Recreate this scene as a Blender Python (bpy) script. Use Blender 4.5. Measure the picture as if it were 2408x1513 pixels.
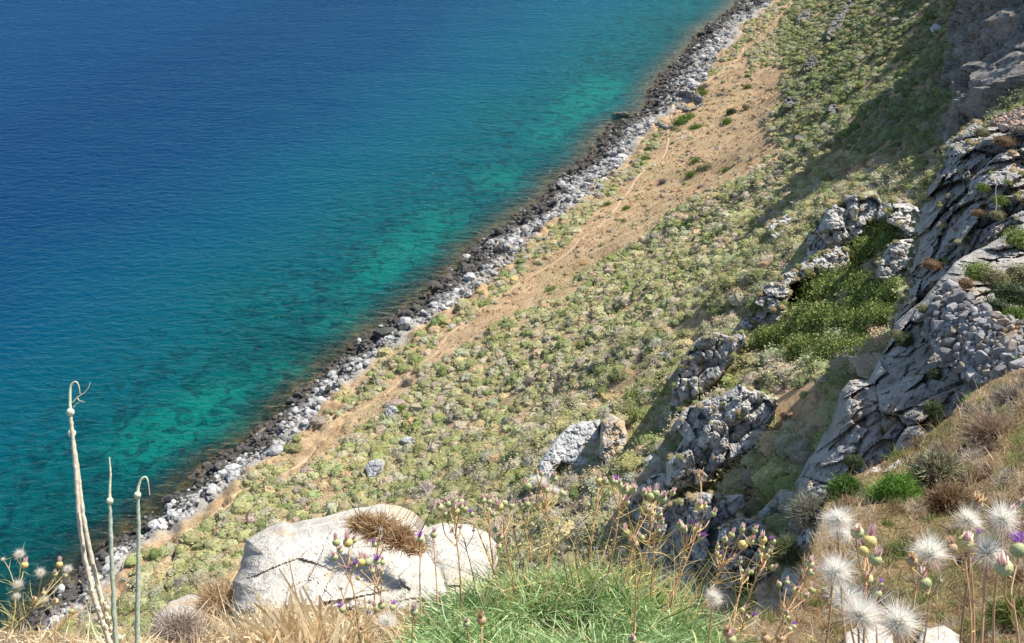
import bpy, math, random
import numpy as np
from mathutils import Vector, Euler
random.seed(7); rng = np.random.default_rng(7)
R = math.radians
SC = bpy.context.scene
for o in list(bpy.data.objects): bpy.data.objects.remove(o)
COL = SC.collection
# ---------------------------------------------------------------- camera, sky, sun, exposure
F = 2313.0; PITCH = 35.0; CAMZ = 100.0
cd = bpy.data.cameras.new("camera"); cam = bpy.data.objects.new("camera", cd); COL.objects.link(cam)
cam.location = (0, 0, CAMZ); cam.rotation_euler = (R(90-PITCH), 0, 0)
cd.sensor_width = 36; cd.lens = 36*F/2408; cd.clip_start = .05; cd.clip_end = 12000
SC.camera = cam
SUN_EL, SUN_AZ = 51.0, 56.0          # azimuth clockwise from +Y
w = bpy.data.worlds.new("World"); SC.world = w; w.use_nodes = True
nt = w.node_tree; bg = nt.nodes['Background']
sky = nt.nodes.new('ShaderNodeTexSky'); sky.sky_type = 'NISHITA'; sky.sun_disc = False
sky.sun_elevation = R(SUN_EL); sky.sun_rotation = R(SUN_AZ); sky.air_density = 1.0; sky.dust_density = .6
nt.links.new(sky.outputs[0], bg.inputs[0]); bg.inputs[1].default_value = .095
sl = bpy.data.lights.new("sun", 'SUN'); sl.energy = 4.6; sl.angle = R(.5); sl.color = (1, .955, .88)
so = bpy.data.objects.new("sun", sl); COL.objects.link(so)
SD = Vector((math.sin(R(SUN_AZ))*math.cos(R(SUN_EL)), math.cos(R(SUN_AZ))*math.cos(R(SUN_EL)), math.sin(R(SUN_EL))))
so.rotation_euler = SD.to_track_quat('Z', 'Y').to_euler(); so.location = (40, 40, 200)
vs = SC.view_settings; vs.view_transform = 'Standard'; vs.look = 'None'; vs.gamma = 1; vs.exposure = .72
SC.render.engine = 'CYCLES'
SC.cycles.max_bounces = 5; SC.cycles.diffuse_bounces = 2; SC.cycles.transparent_max_bounces = 8

# ---------------------------------------------------------------- numpy noise
def _h(ix, iy, iz, seed=0):
    n = (ix.astype(np.int64)*374761393 + iy.astype(np.int64)*668265263 + iz.astype(np.int64)*2147483647 + seed*1274126177) & 0xffffffff
    n = ((n ^ (n >> 13))*1274126177) & 0xffffffff
    n = ((n ^ (n >> 16))*2246822519) & 0xffffffff
    return ((n ^ (n >> 15)) & 0xffffff)/float(0xffffff)
def vnoise(P, seed=0):
    i = np.floor(P); f = P-i; u = f*f*f*(f*(f*6-15)+10); i = i.astype(np.int64); r = 0
    for a in (0, 1):
        for b in (0, 1):
            for c in (0, 1):
                wt = (u[:, 0] if a else 1-u[:, 0])*(u[:, 1] if b else 1-u[:, 1])*(u[:, 2] if c else 1-u[:, 2])
                r = r + wt*_h(i[:, 0]+a, i[:, 1]+b, i[:, 2]+c, seed)
    return r*2-1
def fbm(P, o=4, seed=0, g=.5):
    s = 0; a = 1; t = 0
    for k in range(o): s = s+a*vnoise(P*(2.03**k)+k*17.3, seed+k); t += a; a *= g
    return s/t
def ridged(P, o=4, seed=0):
    s = 0; a = 1; t = 0
    for k in range(o): s = s+a*(1-2*np.abs(vnoise(P*(2.07**k)+k*11.1, seed+k))); t += a; a *= .5
    return s/t
def worley(P, seed=0):
    i = np.floor(P).astype(np.int64); f1 = np.full(len(P), 9.); f2 = np.full(len(P), 9.); idv = np.zeros(len(P))
    for a in (-1, 0, 1):
        for b in (-1, 0, 1):
            for c in (-1, 0, 1):
                x, y, z = i[:, 0]+a, i[:, 1]+b, i[:, 2]+c
                dx = x+_h(x, y, z, seed+1)-P[:, 0]; dy = y+_h(x, y, z, seed+2)-P[:, 1]; dz = z+_h(x, y, z, seed+3)-P[:, 2]
                d = np.sqrt(dx*dx+dy*dy+dz*dz); m = d < f1
                f2 = np.where(m, f1, np.minimum(f2, d)); idv = np.where(m, _h(x, y, z, seed+4), idv); f1 = np.where(m, d, f1)
    return f1, f2, idv
def facet(P, seed=0, tilt=.7):
    """angular rock blocks: every cell has its own height and its own tilted face; returns height, crack distance"""
    i = np.floor(P).astype(np.int64); f1 = np.full(len(P), 9.); f2 = np.full(len(P), 9.); h = np.zeros(len(P))
    for a in (-1, 0, 1):
        for b in (-1, 0, 1):
            for c in (-1, 0, 1):
                x, y, z = i[:, 0]+a, i[:, 1]+b, i[:, 2]+c
                dx = P[:, 0]-x-_h(x, y, z, seed+1); dy = P[:, 1]-y-_h(x, y, z, seed+2); dz = P[:, 2]-z-_h(x, y, z, seed+3)
                d = np.sqrt(dx*dx+dy*dy+dz*dz); m = d < f1
                hh_ = (_h(x, y, z, seed+4)-.5)*.8+tilt*((_h(x, y, z, seed+5)-.5)*dx+(_h(x, y, z, seed+6)-.5)*dy+(_h(x, y, z, seed+7)-.5)*dz)*1.6-.35*d
                f2 = np.where(m, f1, np.minimum(f2, d)); h = np.where(m, hh_, h); f1 = np.where(m, d, f1)
    return h, f2-f1
def ss(a, b, x):
    t = np.clip((x-a)/(b-a), 0, 1); return t*t*(3-2*t)

# ---------------------------------------------------------------- mesh helpers
def mk(name, V, faces, mat, col=None, smooth=True, parent=None, link=True, attr=None):
    """faces: list of (n,k) integer arrays"""
    me = bpy.data.meshes.new(name); V = np.asarray(V, dtype=np.float32)
    faces = [np.asarray(f, dtype=np.int32) for f in faces if len(f)]
    me.vertices.add(len(V)); me.vertices.foreach_set('co', V.ravel())
    nl = sum(f.size for f in faces); npg = sum(len(f) for f in faces)
    me.loops.add(nl); me.polygons.add(npg)
    me.loops.foreach_set('vertex_index', np.concatenate([f.ravel() for f in faces]))
    tot = np.concatenate([np.full(len(f), f.shape[1], dtype=np.int32) for f in faces])
    st = np.concatenate([[0], np.cumsum(tot)[:-1]]).astype(np.int32)
    me.polygons.foreach_set('loop_start', st); me.polygons.foreach_set('loop_total', tot)
    me.polygons.foreach_set('use_smooth', np.full(npg, smooth))
    if col is not None:
        c = np.ones((len(V), 4), dtype=np.float32); c[:, :3] = col
        a = me.color_attributes.new('Col', 'FLOAT_COLOR', 'POINT'); a.data.foreach_set('color', c.ravel())
    me.update(calc_edges=True); me.validate()
    if mat: me.materials.append(mat)
    if not link: return me
    o = bpy.data.objects.new(name, me); COL.objects.link(o)
    if parent: o.parent = parent
    return o
def addobj(name, me, parent=None):
    o = bpy.data.objects.new(name, me); COL.objects.link(o)
    if parent: o.parent = parent
    return o
def tag(o, label=None, cat=None, group=None, kind=None):
    if label: o['label'] = label
    if cat: o['category'] = cat
    if group: o['group'] = group
    if kind: o['kind'] = kind
    return o
def empty(name, loc): 
    o = bpy.data.objects.new(name, None); COL.objects.link(o); o.location = loc; o.empty_display_size = .1; return o
def copy_tree(o, parent=None, kids=None):
    c = o.copy(); COL.objects.link(c); c.parent = parent
    for ch in o.children: copy_tree(ch, c)
    return c
class Acc:
    def __init__(s): s.V = []; s.F = {}; s.C = []; s.n = 0
    def add(s, V, F, C):
        V = np.asarray(V, float); F = np.asarray(F)
        if len(V) == 0: return
        s.V.append(V); s.F.setdefault(F.shape[1], []).append(F+s.n)
        C = np.asarray(C, float); s.C.append(np.broadcast_to(C, (len(V), 3))); s.n += len(V)
    def mk(s, name, mat, smooth=True, parent=None, origin=None, link=True):
        V = np.concatenate(s.V)
        if origin is not None: V = V-np.array(origin)
        o = mk(name, V, [np.concatenate(f) for f in s.F.values()], mat, np.concatenate(s.C), smooth, parent, link)
        return o
def tube(path, rad, n=6):
    path = np.asarray(path, float); K = len(path); rad = np.broadcast_to(np.asarray(rad, float), (K,))
    tg = np.gradient(path, axis=0); tg /= np.linalg.norm(tg, axis=1, keepdims=True)+1e-12
    ref = np.array([1., .3, 0.]) if abs(tg[:, 0]).mean() < .8 else np.array([0, 1., .2])
    a = np.cross(tg, ref); a /= np.linalg.norm(a, axis=1, keepdims=True); b = np.cross(tg, a)
    an = np.arange(n)*2*math.pi/n
    V = path[:, None]+rad[:, None, None]*(a[:, None]*np.cos(an)[None, :, None]+b[:, None]*np.sin(an)[None, :, None])
    V = V.reshape(-1, 3); i = np.arange(K-1)[:, None]*n; j = np.arange(n)[None]; k = (j+1) % n
    Q = np.stack([i+j, i+k, i+n+k, i+n+j], -1).reshape(-1, 4)
    return V, Q
def spline(pts, m=8):
    p = np.asarray(pts, float); out = []
    p = np.vstack([2*p[0]-p[1], p, 2*p[-1]-p[-2]])
    for i in range(1, len(p)-2):
        for k in range(m):
            t = k/m; a, b, c, d = p[i-1], p[i], p[i+1], p[i+2]
            out.append(.5*((2*b)+(c-a)*t+(2*a-5*b+4*c-d)*t*t+(-a+3*b-3*c+d)*t**3))
    out.append(p[-2]); return np.array(out)
def ribbons(base, dirn, length, width, bend, K=4, side=None, tipw=.1):
    """N blades at once; returns V, Q, tparam"""
    N = len(base); dirn = dirn/np.linalg.norm(dirn, axis=1, keepdims=True)
    if side is None:
        side = np.cross(dirn, rng.normal(size=(N, 3)))
    side = side/(np.linalg.norm(side, axis=1, keepdims=True)+1e-9)
    t = np.linspace(0, 1, K+1)[None, :, None]; L = np.asarray(length).reshape(-1, 1, 1)
    ctr = base[:, None]+dirn[:, None]*t*L+bend[:, None]*t*t*L
    wd = np.asarray(width).reshape(-1, 1, 1)*(1-(1-tipw)*t**1.6)*.5
    V = np.stack([ctr-side[:, None]*wd, ctr+side[:, None]*wd], 2).reshape(-1, 3)
    i = (np.arange(N)*(K+1)*2)[:, None]+(np.arange(K)*2)[None]
    Q = np.stack([i, i+1, i+3, i+2], -1).reshape(-1, 4)
    return V, Q
_ico = {}
def ico(sub):
    if sub in _ico: return _ico[sub]
    p = (1+5**.5)/2
    V = [(-1, p, 0), (1, p, 0), (-1, -p, 0), (1, -p, 0), (0, -1, p), (0, 1, p), (0, -1, -p), (0, 1, -p), (p, 0, -1), (p, 0, 1), (-p, 0, -1), (-p, 0, 1)]
    Fc = [(0, 11, 5), (0, 5, 1), (0, 1, 7), (0, 7, 10), (0, 10, 11), (1, 5, 9), (5, 11, 4), (11, 10, 2), (10, 7, 6), (7, 1, 8), (3, 9, 4), (3, 4, 2), (3, 2, 6), (3, 6, 8), (3, 8, 9), (4, 9, 5), (2, 4, 11), (6, 2, 10), (8, 6, 7), (9, 8, 1)]
    V = [np.array(v)/np.linalg.norm(v) for v in V]
    for _ in range(sub):
        mid = {}; nf = []
        def m(a, b):
            k = (min(a, b), max(a, b))
            if k not in mid: v = V[a]+V[b]; V.append(v/np.linalg.norm(v)); mid[k] = len(V)-1
            return mid[k]
        for a, b, c in Fc:
            x, y, z = m(a, b), m(b, c), m(c, a); nf += [(a, x, z), (b, y, x), (c, z, y), (x, y, z)]
        Fc = nf
    _ico[sub] = (np.array(V), np.array(Fc)); return _ico[sub]
def rotm(a): 
    c, s = math.cos(a), math.sin(a); return np.array([[c, -s, 0], [s, c, 0], [0, 0, 1]])

# ---------------------------------------------------------------- materials
class NT:
    def __init__(s, name):
        s.m = bpy.data.materials.new(name); s.m.use_nodes = True; s.t = s.m.node_tree; s.n = s.t.nodes; s.b = s.n['Principled BSDF']; s.out = s.n['Material Output']
    def new(s, ty, **k):
        n = s.n.new(ty)
        for a, v in k.items(): setattr(n, a, v)
        return n
    def lk(s, a, b): s.t.links.new(a, b)
    def noise(s, vec, scale, det=4, rough=.55, dist=0):
        n = s.new('ShaderNodeTexNoise'); n.inputs['Scale'].default_value = scale; n.inputs['Detail'].default_value = det
        n.inputs['Roughness'].default_value = rough; n.inputs['Distortion'].default_value = dist
        if vec: s.lk(vec, n.inputs['Vector'])
        return n.outputs['Fac']
    def ramp(s, fac, stops, interp='LINEAR'):
        n = s.new('ShaderNodeValToRGB'); r = n.color_ramp; r.interpolation = interp
        while len(r.elements) < len(stops): r.elements.new(.5)
        for e, (p, c) in zip(r.elements, stops): e.position = p; e.color = (*c, 1) if len(c) == 3 else c
        s.lk(fac, n.inputs[0]); return n.outputs[0]
    def mix(s, fac, a, b, mode='MIX'):
        n = s.new('ShaderNodeMix', data_type='RGBA', blend_type=mode)
        for v, i in ((fac, 0), (a, 6), (b, 7)):
            if hasattr(v, 'links'): s.lk(v, n.inputs[i])
            else: n.inputs[i].default_value = v if i == 0 else (*v, 1)
        return n.outputs[2]
    def math(s, op, a, b=0., c=None):
        n = s.new('ShaderNodeMath', operation=op)
        for i, v in enumerate((a, b) if c is None else (a, b, c)):
            if hasattr(v, 'links'): s.lk(v, n.inputs[i])
            else: n.inputs[i].default_value = v
        return n.outputs[0]
    def pos(s, scale=(1, 1, 1), rot=(0, 0, 0)):
        g = s.new('ShaderNodeNewGeometry'); m = s.new('ShaderNodeMapping'); m.inputs['Scale'].default_value = scale; m.inputs['Rotation'].default_value = rot
        s.lk(g.outputs['Position'], m.inputs[0]); return m.outputs[0]
    def attr(s, name='Col'):
        n = s.new('ShaderNodeAttribute'); n.attribute_name = name; return n.outputs['Color']
    def bump(s, h, st, dist=1., nrm=None):
        n = s.new('ShaderNodeBump'); n.inputs['Strength'].default_value = st; n.inputs['Distance'].default_value = dist; s.lk(h, n.inputs['Height'])
        if nrm: s.lk(nrm, n.inputs['Normal'])
        return n.outputs[0]
    def fin(s, col, rough=.8, nrm=None, spec=.3):
        if hasattr(col, 'links'): s.lk(col, s.b.inputs['Base Color'])
        else: s.b.inputs['Base Color'].default_value = (*col, 1)
        s.b.inputs['Roughness'].default_value = rough; s.b.inputs['Specular IOR Level'].default_value = spec
        if nrm: s.lk(nrm, s.b.inputs['Normal'])
        return s.m

def mat_rock(name, L, light=(.52, .505, .47), dark=(.12, .12, .12), stain=(.36, .25, .15), lo=.38, hi=.62, grass=None, usecol=False, stainpos=.66):
    k = NT(name); p = k.pos(); n1 = k.noise(p, .55/L, 6, .62); n2 = k.noise(p, 3.2/L, 5, .65, .4); n3 = k.noise(p, 14/L, 4, .7)
    f = k.math('ADD', k.math('MULTIPLY', n1, .45), k.math('MULTIPLY', n2, .4)); f = k.math('ADD', f, k.math('MULTIPLY', n3, .15))
    c = k.ramp(f, [(lo, dark), ((lo+hi)/2, tuple(.6*a+.4*b for a, b in zip(light, dark))), (hi, light)])
    st = k.noise(k.pos((1, 1, .45)), .9/L, 5, .7, .8)
    c = k.mix(k.ramp(st, [(stainpos-.06, (0, 0, 0)), (stainpos+.05, (.75, .75, .75))]), c, stain)
    pit = k.noise(p, 7/L, 3, .8, 1.); c = k.mix(k.ramp(pit, [(.25, (.7, .7, .7)), (.31, (0, 0, 0))]), c, tuple(a*.8 for a in dark))
    if usecol: c = k.mix(1., c, k.attr(), 'MULTIPLY')
    if grass:
        g = k.new('ShaderNodeNewGeometry'); sx = k.new('ShaderNodeSeparateXYZ'); k.lk(g.outputs['Normal'], sx.inputs[0])
        q = k.math('ADD', sx.outputs[2], k.math('MULTIPLY', k.noise(p, 1.3/L, 5, .7), .55))
        gm = k.ramp(q, [(grass, (0, 0, 0)), (grass+.05, (1, 1, 1))])
        gc = k.ramp(k.noise(p, 9/L, 3, .7), [(.35, (.10, .09, .04)), (.5, (.30, .21, .10)), (.65, (.42, .31, .16))])
        c = k.mix(gm, c, gc)
    h = k.math('ADD', k.math('MULTIPLY', n2, .6), k.math('MULTIPLY', n3, .4))
    return k.fin(c, .9, k.bump(h, .8, .13*L), .2)
def mat_attr(name, rough=.7, var=.25, vs_=8., spec=.25, trans=0., bump=0):
    k = NT(name); c = k.attr()
    if var:
        n = k.noise(k.pos(), vs_, 3, .7); c = k.mix(1., c, k.ramp(n, [(.3, (1-var,)*3), (.7, (1+var,)*3)]), 'MULTIPLY')
    nr = k.bump(k.noise(k.pos(), vs_*3, 3, .7), .6, bump) if bump else None
    m = k.fin(c, rough, nr, spec)
    if trans:
        tr = k.new('ShaderNodeBsdfTranslucent'); k.lk(c, tr.inputs[0]); mx = k.new('ShaderNodeMixShader'); mx.inputs[0].default_value = trans
        k.lk(k.b.outputs[0], mx.inputs[1]); k.lk(tr.outputs[0], mx.inputs[2]); k.lk(mx.outputs[0], k.out.inputs[0])
    return m
M_leaf = mat_attr('scrub_leaf', .8, .22, 5., .1, .1)
M_leafn = mat_attr('near_leaf', .6, .2, 20., .25, .25)
M_straw = mat_attr('straw', .7, .2, 30., .25, .35)
M_thistle = mat_attr('thistle', .6, .12, 300., .3, .15)
M_fluff = mat_attr('seed_fluff', .7, .04, 300., .2, .6)
M_stalk = mat_attr('leek_stalk', .65, .35, 90., .25)
M_crag = mat_rock('grey_limestone', 1.6, light=(.60, .575, .52), dark=(.19, .185, .18), grass=1.05, stainpos=.60)
M_cliff = mat_rock('cliff_limestone', 1.0, light=(.34, .32, .29), dark=(.035, .035, .035), grass=1.15, stainpos=.60)
M_crag2 = mat_rock('near_limestone', .8, light=(.50, .465, .42), dark=(.15, .14, .13), grass=1.12, stainpos=.60)
M_boulder = mat_rock('pale_boulder', .6, light=(.62, .575, .50), dark=(.27, .26, .24), stain=(.50, .37, .23), lo=.34, hi=.60, stainpos=.57)
M_dark = mat_rock('dark_limestone', 1.6, light=(.26, .25, .23), dark=(.08, .08, .075), grass=1.0)
M_shore = mat_rock('shore_limestone', 1.2, light=(.58, .57, .55), dark=(.26, .26, .26), usecol=True, stainpos=.72)
M_hillrock = mat_rock('hillside_boulder', .9, light=(.62, .60, .57), dark=(.24, .24, .23))
M_wall = mat_rock('rubble_stone', .5, light=(.46, .44, .42), dark=(.18, .18, .18), usecol=True, stainpos=.62)

# ---------------------------------------------------------------- picture <-> world
S_, C_ = math.sin(R(PITCH)), math.cos(R(PITCH))
def ray(px, py):
    px = np.asarray(px, float); py = np.asarray(py, float); up = 756.5-py
    return np.stack([px-1204, F*C_+up*S_, -(F*S_-up*C_)], -1)
def W(px, py, t):
    return np.array([0, 0, CAMZ])+ray(px, py)*np.asarray(t, float)[..., None]
def proj(P):
    P = np.asarray(P, float); z = P[..., 2]-CAMZ; dep = P[..., 1]*C_-z*S_
    return 1204+P[..., 0]/dep*F, 756.5-(P[..., 1]*S_+z*C_)/dep*F, dep/F
U = np.array([.476, .8795]); Nn = np.array([.8795, -.476]); O = np.array([0., 179.])
coast_px = [(1800, -60), (1752, 0), (1700, 40), (1648, 85), (1600, 140), (1556, 200), (1530, 255), (1440, 300), (1400, 350), (1340, 415), (1290, 460), (1215, 510), (1150, 570), (1080, 625), (1020, 680), (960, 728), (900, 780), (800, 850), (770, 880), (700, 930), (640, 1000), (585, 1050), (500, 1110), (440, 1165), (380, 1215), (280, 1290), (150, 1390), (60, 1480), (0, 1540)]
q = ray([a for a, b in coast_px], [b for a, b in coast_px]); q = q*(CAMZ/-q[:, 2])[:, None]
cs = (q[:, :2]-O)@U; cdd = (q[:, :2]-O)@Nn; od = np.argsort(cs); cs = cs[od]; cdd = cdd[od]
_cs = np.arange(cs[0], cs[-1], .8); _cd = np.interp(_cs, cs, cdd); _q = np.c_[_cs, _cs*0, _cs*0]; _cd = _cd+fbm(_q/11, 3, 15)*1.9; cs, cdd = _cs, _cd
def sd(x, y):
    p = np.stack([x, y], -1)-O; s = p@U; return s, p@Nn-np.interp(s, cs, cdd)
def xy(s, d):
    dd = d+np.interp(s, cs, cdd); return O[0]+U[0]*s+Nn[0]*dd, O[1]+U[1]*s+Nn[1]*dd
_pd = [-700, -120, -60, -20, -8, -3, 0, 2, 6, 12, 19, 28, 36, 48, 60, 72, 80, 90, 110, 140]
_pz = [-40, -25, -18, -7, -2.4, -.8, -.1, .6, 2.0, 3.6, 6.0, 9.6, 13.8, 23, 34.5, 47, 55, 68, 90, 110]
def bw(s): return np.interp(s, [-120, -80, -40, 0, 60, 200], [6.0, 6.6, 8.2, 9.9, 11.5, 12.0])
def H0(x, y):
    s, d = sd(x, y); k = .5*(np.interp(d-1.2, _pd, _pz)+np.interp(d+1.2, _pd, _pz)); return k
def H(x, y):
    s, d = sd(x, y); h = H0(x, y); P = np.stack([x, y, np.zeros_like(x)], -1); land = ss(8, 30, d)
    h = h+land*(fbm(P/16, 3, 3)*1.3+fbm(P/5, 3, 5)*.35)+ss(0, 12, d)*fbm(P/6, 3, 8)*.35
    rk = ss(-26, -3, d)*(1-ss(11, 15, d)); f1, f2, i_ = worley(P/2.2, 3)
    sub = ss(0, -3, d)
    g1, g2, j_ = worley(P/.9, 4); h = h+rk*((.75-f1)*1.1+(i_-.5)*.9+(j_-.5)*.35)*(1-.15*sub)
    return h
def hit(px, py):
    px = np.atleast_1d(np.asarray(px, float)); py = np.atleast_1d(np.asarray(py, float)); r = ray(px, py)
    res = np.full(len(px), .16); done = np.zeros(len(px), bool); pt = .012
    for t in np.arange(.012, .16, .0012):
        P = r*t; below = (P[:, 2]+CAMZ < H0(P[:, 0], P[:, 1])) & ~done
        res[below] = t; done |= below
    lo = res-.0012; hi = res.copy()
    for _ in range(12):
        m = (lo+hi)/2; P = r*m[:, None]; b = P[:, 2]+CAMZ < H0(P[:, 0], P[:, 1]); hi = np.where(b, m, hi); lo = np.where(b, lo, m)
    return hi
def inpoly(px, py, poly):
    px = np.asarray(px, float); py = np.asarray(py, float); c = np.zeros(px.shape, bool); n = len(poly)
    for i in range(n):
        x1, y1 = poly[i]; x2, y2 = poly[(i+1) % n]
        if y1 == y2: continue
        m = ((y1 > py) != (y2 > py)) & (px < (x2-x1)*(py-y1)/(y2-y1)+x1); c ^= m
    return c
def near(px, py, poly):
    """distance and nearest point on the polygon outline"""
    best = np.full(px.shape, 1e9); bx = np.zeros(px.shape); by = np.zeros(px.shape); n = len(poly)
    for i in range(n):
        a = np.array(poly[i], float); b = np.array(poly[(i+1) % n], float); ab = b-a
        t = np.clip(((px-a[0])*ab[0]+(py-a[1])*ab[1])/(ab@ab+1e-9), 0, 1); qx = a[0]+t*ab[0]; qy = a[1]+t*ab[1]
        d = np.hypot(px-qx, py-qy); m = d < best; best = np.where(m, d, best); bx = np.where(m, qx, bx); by = np.where(m, qy, by)
    return best, bx, by
def rough_poly(poly, step=14, amp=5, seed=0):
    out = []; n = len(poly)
    for i in range(n):
        a = np.array(poly[i], float); b = np.array(poly[(i+1) % n], float); m = max(1, int(np.linalg.norm(b-a)/step))
        for k in range(m): out.append(a+(b-a)*k/m)
    out = np.array(out); q = np.c_[out/(step*2.2), np.full(len(out), seed*3.1)]
    out[:, 0] += amp*fbm(q, 2, seed); out[:, 1] += amp*fbm(q+50, 2, seed+9)
    return [tuple(v) for v in out]

# ---------------------------------------------------------------- hillside, sea bed
def grid(sv, dv):
    Sg, Dg = np.meshgrid(sv, dv, indexing='ij'); x, y = xy(Sg.ravel(), Dg.ravel()); ns, nd = len(sv), len(dv)
    i = np.arange(ns-1)[:, None]*nd+np.arange(nd-1)[None]; Q = np.stack([i, i+nd, i+nd+1, i+1], -1).reshape(-1, 4)[:, ::-1]
    return Sg.ravel(), Dg.ravel(), x, y, Q
sv = np.concatenate([np.arange(-175, -60, .55), np.arange(-60, 60, .6), np.arange(60, 260, .8), np.arange(260, 900, 16)])
dv = np.concatenate([[-700, -400, -200, -120, -80, -60, -50, -40, -34, -30], np.arange(-26, 16, .42), np.arange(16, 84, .6), np.arange(84, 141, 3)])
s_, d_, x_, y_, Q_ = grid(sv, dv); z_ = H(x_, y_)
z_ = np.where(s_ > 262, H0(x_, y_), z_)
Pn = np.stack([x_, y_, z_], -1)
# colour: rock band, soil, scrubby ground, sea bed
tan = np.array([.42, .29, .175]); tan2 = np.array([.50, .38, .245]); grn = np.array([.30, .27, .14]); gry = np.array([.40, .39, .37]); brn = np.array([.27, .17, .085]); blk = np.array([.07, .065, .06])
n1 = fbm(Pn/7, 4, 21); n2 = fbm(Pn/1.6, 3, 22)
def mixc(a, b, t): return a*(1-t[:, None])+b*t[:, None]
c = mixc(np.broadcast_to(tan, Pn.shape), tan2, np.clip(.5+n2*1.1, 0, 1))
c = mixc(c, grn, ss(-.05, .5, n1)*.45)
c = mixc(c, gry, (1-ss(bw(s_)-1.5+3*n1, bw(s_)+.5+3*n1, d_)))
c = mixc(c, blk, (1-ss(3+4*n1, 4.5+4*n1, d_))*ss(-.6, .2, d_))
c = mixc(c, brn*(.35+1.3*np.clip(n2*1.6+.5, 0, 1))[:, None], 1-ss(-.9, -.1, d_))
wetb = ((z_ > -.02) & (d_ < 4)).astype(float)*(1-ss(3+4*n1, 4.5+4*n1, d_)); c = mixc(c, blk*1.3, wetb)
k = NT('hillside_ground'); p = k.pos(); cc = k.attr(); a1 = k.noise(p, 3., 5, .75); a2 = k.noise(p, .6, 4, .7)
cc = k.mix(1., cc, k.ramp(a1, [(.32, (.62, .58, .52)), (.5, (1, 1, 1)), (.68, (1.25, 1.22, 1.15))]), 'MULTIPLY')
cc = k.mix(1., cc, k.ramp(a2, [(.35, (.85, .82, .78)), (.65, (1.1, 1.08, 1.05))]), 'MULTIPLY')
M_ground = k.fin(cc, .95, k.bump(a1, .8, .3), .1)
hs = mk('hillside', Pn, [Q_], M_ground, c); tag(hs, 'dry tan hillside falling to the rocky shore', kind='structure')

# ---------------------------------------------------------------- sea
sv = np.concatenate([[-2500, -900, -400, -250], np.arange(-175, 300, 2.), [330, 400, 600, 1000, 2500, 5000]])
dv = np.concatenate([[-6000, -3000, -1500, -900, -600, -400, -300, -250, -200, -170], np.arange(-150, -44, 4.), np.arange(-44, 9, .9)])
s_, d_, x_, y_, Q_ = grid(sv, dv)
wz = np.zeros_like(x_); dep = np.clip(-H0(x_, y_), 0, 50)
blob = np.zeros(len(x_))
for a, b, r_px in [(440, 990, 80), (340, 1050, 70), (520, 930, 60), (690, 880, 60), (820, 760, 60), (880, 650, 60), (1040, 530, 70), (960, 590, 60), (1180, 420, 60), (1290, 320, 50), (1390, 235, 60), (1340, 270, 50), (1430, 200, 50), (560, 1010, 40)]:
    r0 = ray(a, b); t0_ = CAMZ/-r0[2]; blob += .85*np.exp(-((x_-r0[0]*t0_)**2+(y_-r0[1]*t0_)**2)/(1.35*r_px*t0_)**2)
wc = np.stack([np.clip(-d_/160, 0, 1), np.clip(dep/20, 0, 1), np.clip(blob, 0, 1)], -1)
k = NT('sea_water'); at = k.attr(); sx = k.new('ShaderNodeSeparateColor'); k.lk(at, sx.inputs[0]); dd = sx.outputs[0]; dp = sx.outputs[1]; sg = sx.outputs[2]
rz = math.atan2(U[1], U[0])
pn = k.pos((1, 1, 1)); ps = k.pos((.35, 1., 1), (0, 0, R(-12)))
big = k.noise(pn, .035, 3, .5, .3); mid = k.noise(pn, .16, 5, .62, .5); fin_ = k.noise(pn, .7, 4, .7, .6)
v = k.math('ADD', dd, k.math('MULTIPLY', k.math('SUBTRACT', big, .5), .22)); v = k.math('ADD', v, k.math('MULTIPLY', k.math('SUBTRACT', mid, .5), .05))
base = k.ramp(v, [(0, (.003, .042, .040)), (.05, (.001, .050, .054)), (.12, (.0005, .068, .080)), (.20, (.0003, .064, .096)), (.34, (.0002, .052, .105)), (.52, (.0002, .029, .095)), (.8, (.0002, .022, .092)), (1, (.0002, .028, .105))])
# turquoise sand patches and dark weed among them, near the shore
shal = k.ramp(dd, [(0, (0, 0, 0)), (.03, (1, 1, 1)), (.14, (.85, .85, .85)), (.27, (0, 0, 0))])
patch = k.ramp(mid, [(.50, (0, 0, 0)), (.66, (1, 1, 1))]); weed = k.ramp(k.noise(pn, .34, 5, .7, .9), [(.47, (0, 0, 0)), (.60, (1, 1, 1))])
bl = k.ramp(k.math('ADD', sg, k.math('MULTIPLY', k.math('SUBTRACT', k.noise(pn, .3, 5, .7, .8), .5), 1.3)), [(.15, (0, 0, 0)), (1, (1, 1, 1))])
base = k.mix(k.math('MULTIPLY', bl, .85), base, (.002, .135, .108)); base = k.mix(k.math('MULTIPLY', k.math('MULTIPLY', patch, shal), .3), base, (.002, .09, .085))
base = k.mix(k.math('MULTIPLY', k.math('MULTIPLY', weed, shal), .8), base, (.001, .020, .028))
fl = k.ramp(fin_, [(.5, (0, 0, 0)), (.75, (1, 1, 1))]); base = k.mix(k.math('MULTIPLY', k.math('MULTIPLY', fl, shal), .3), base, (.006, .15, .12))
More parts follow.
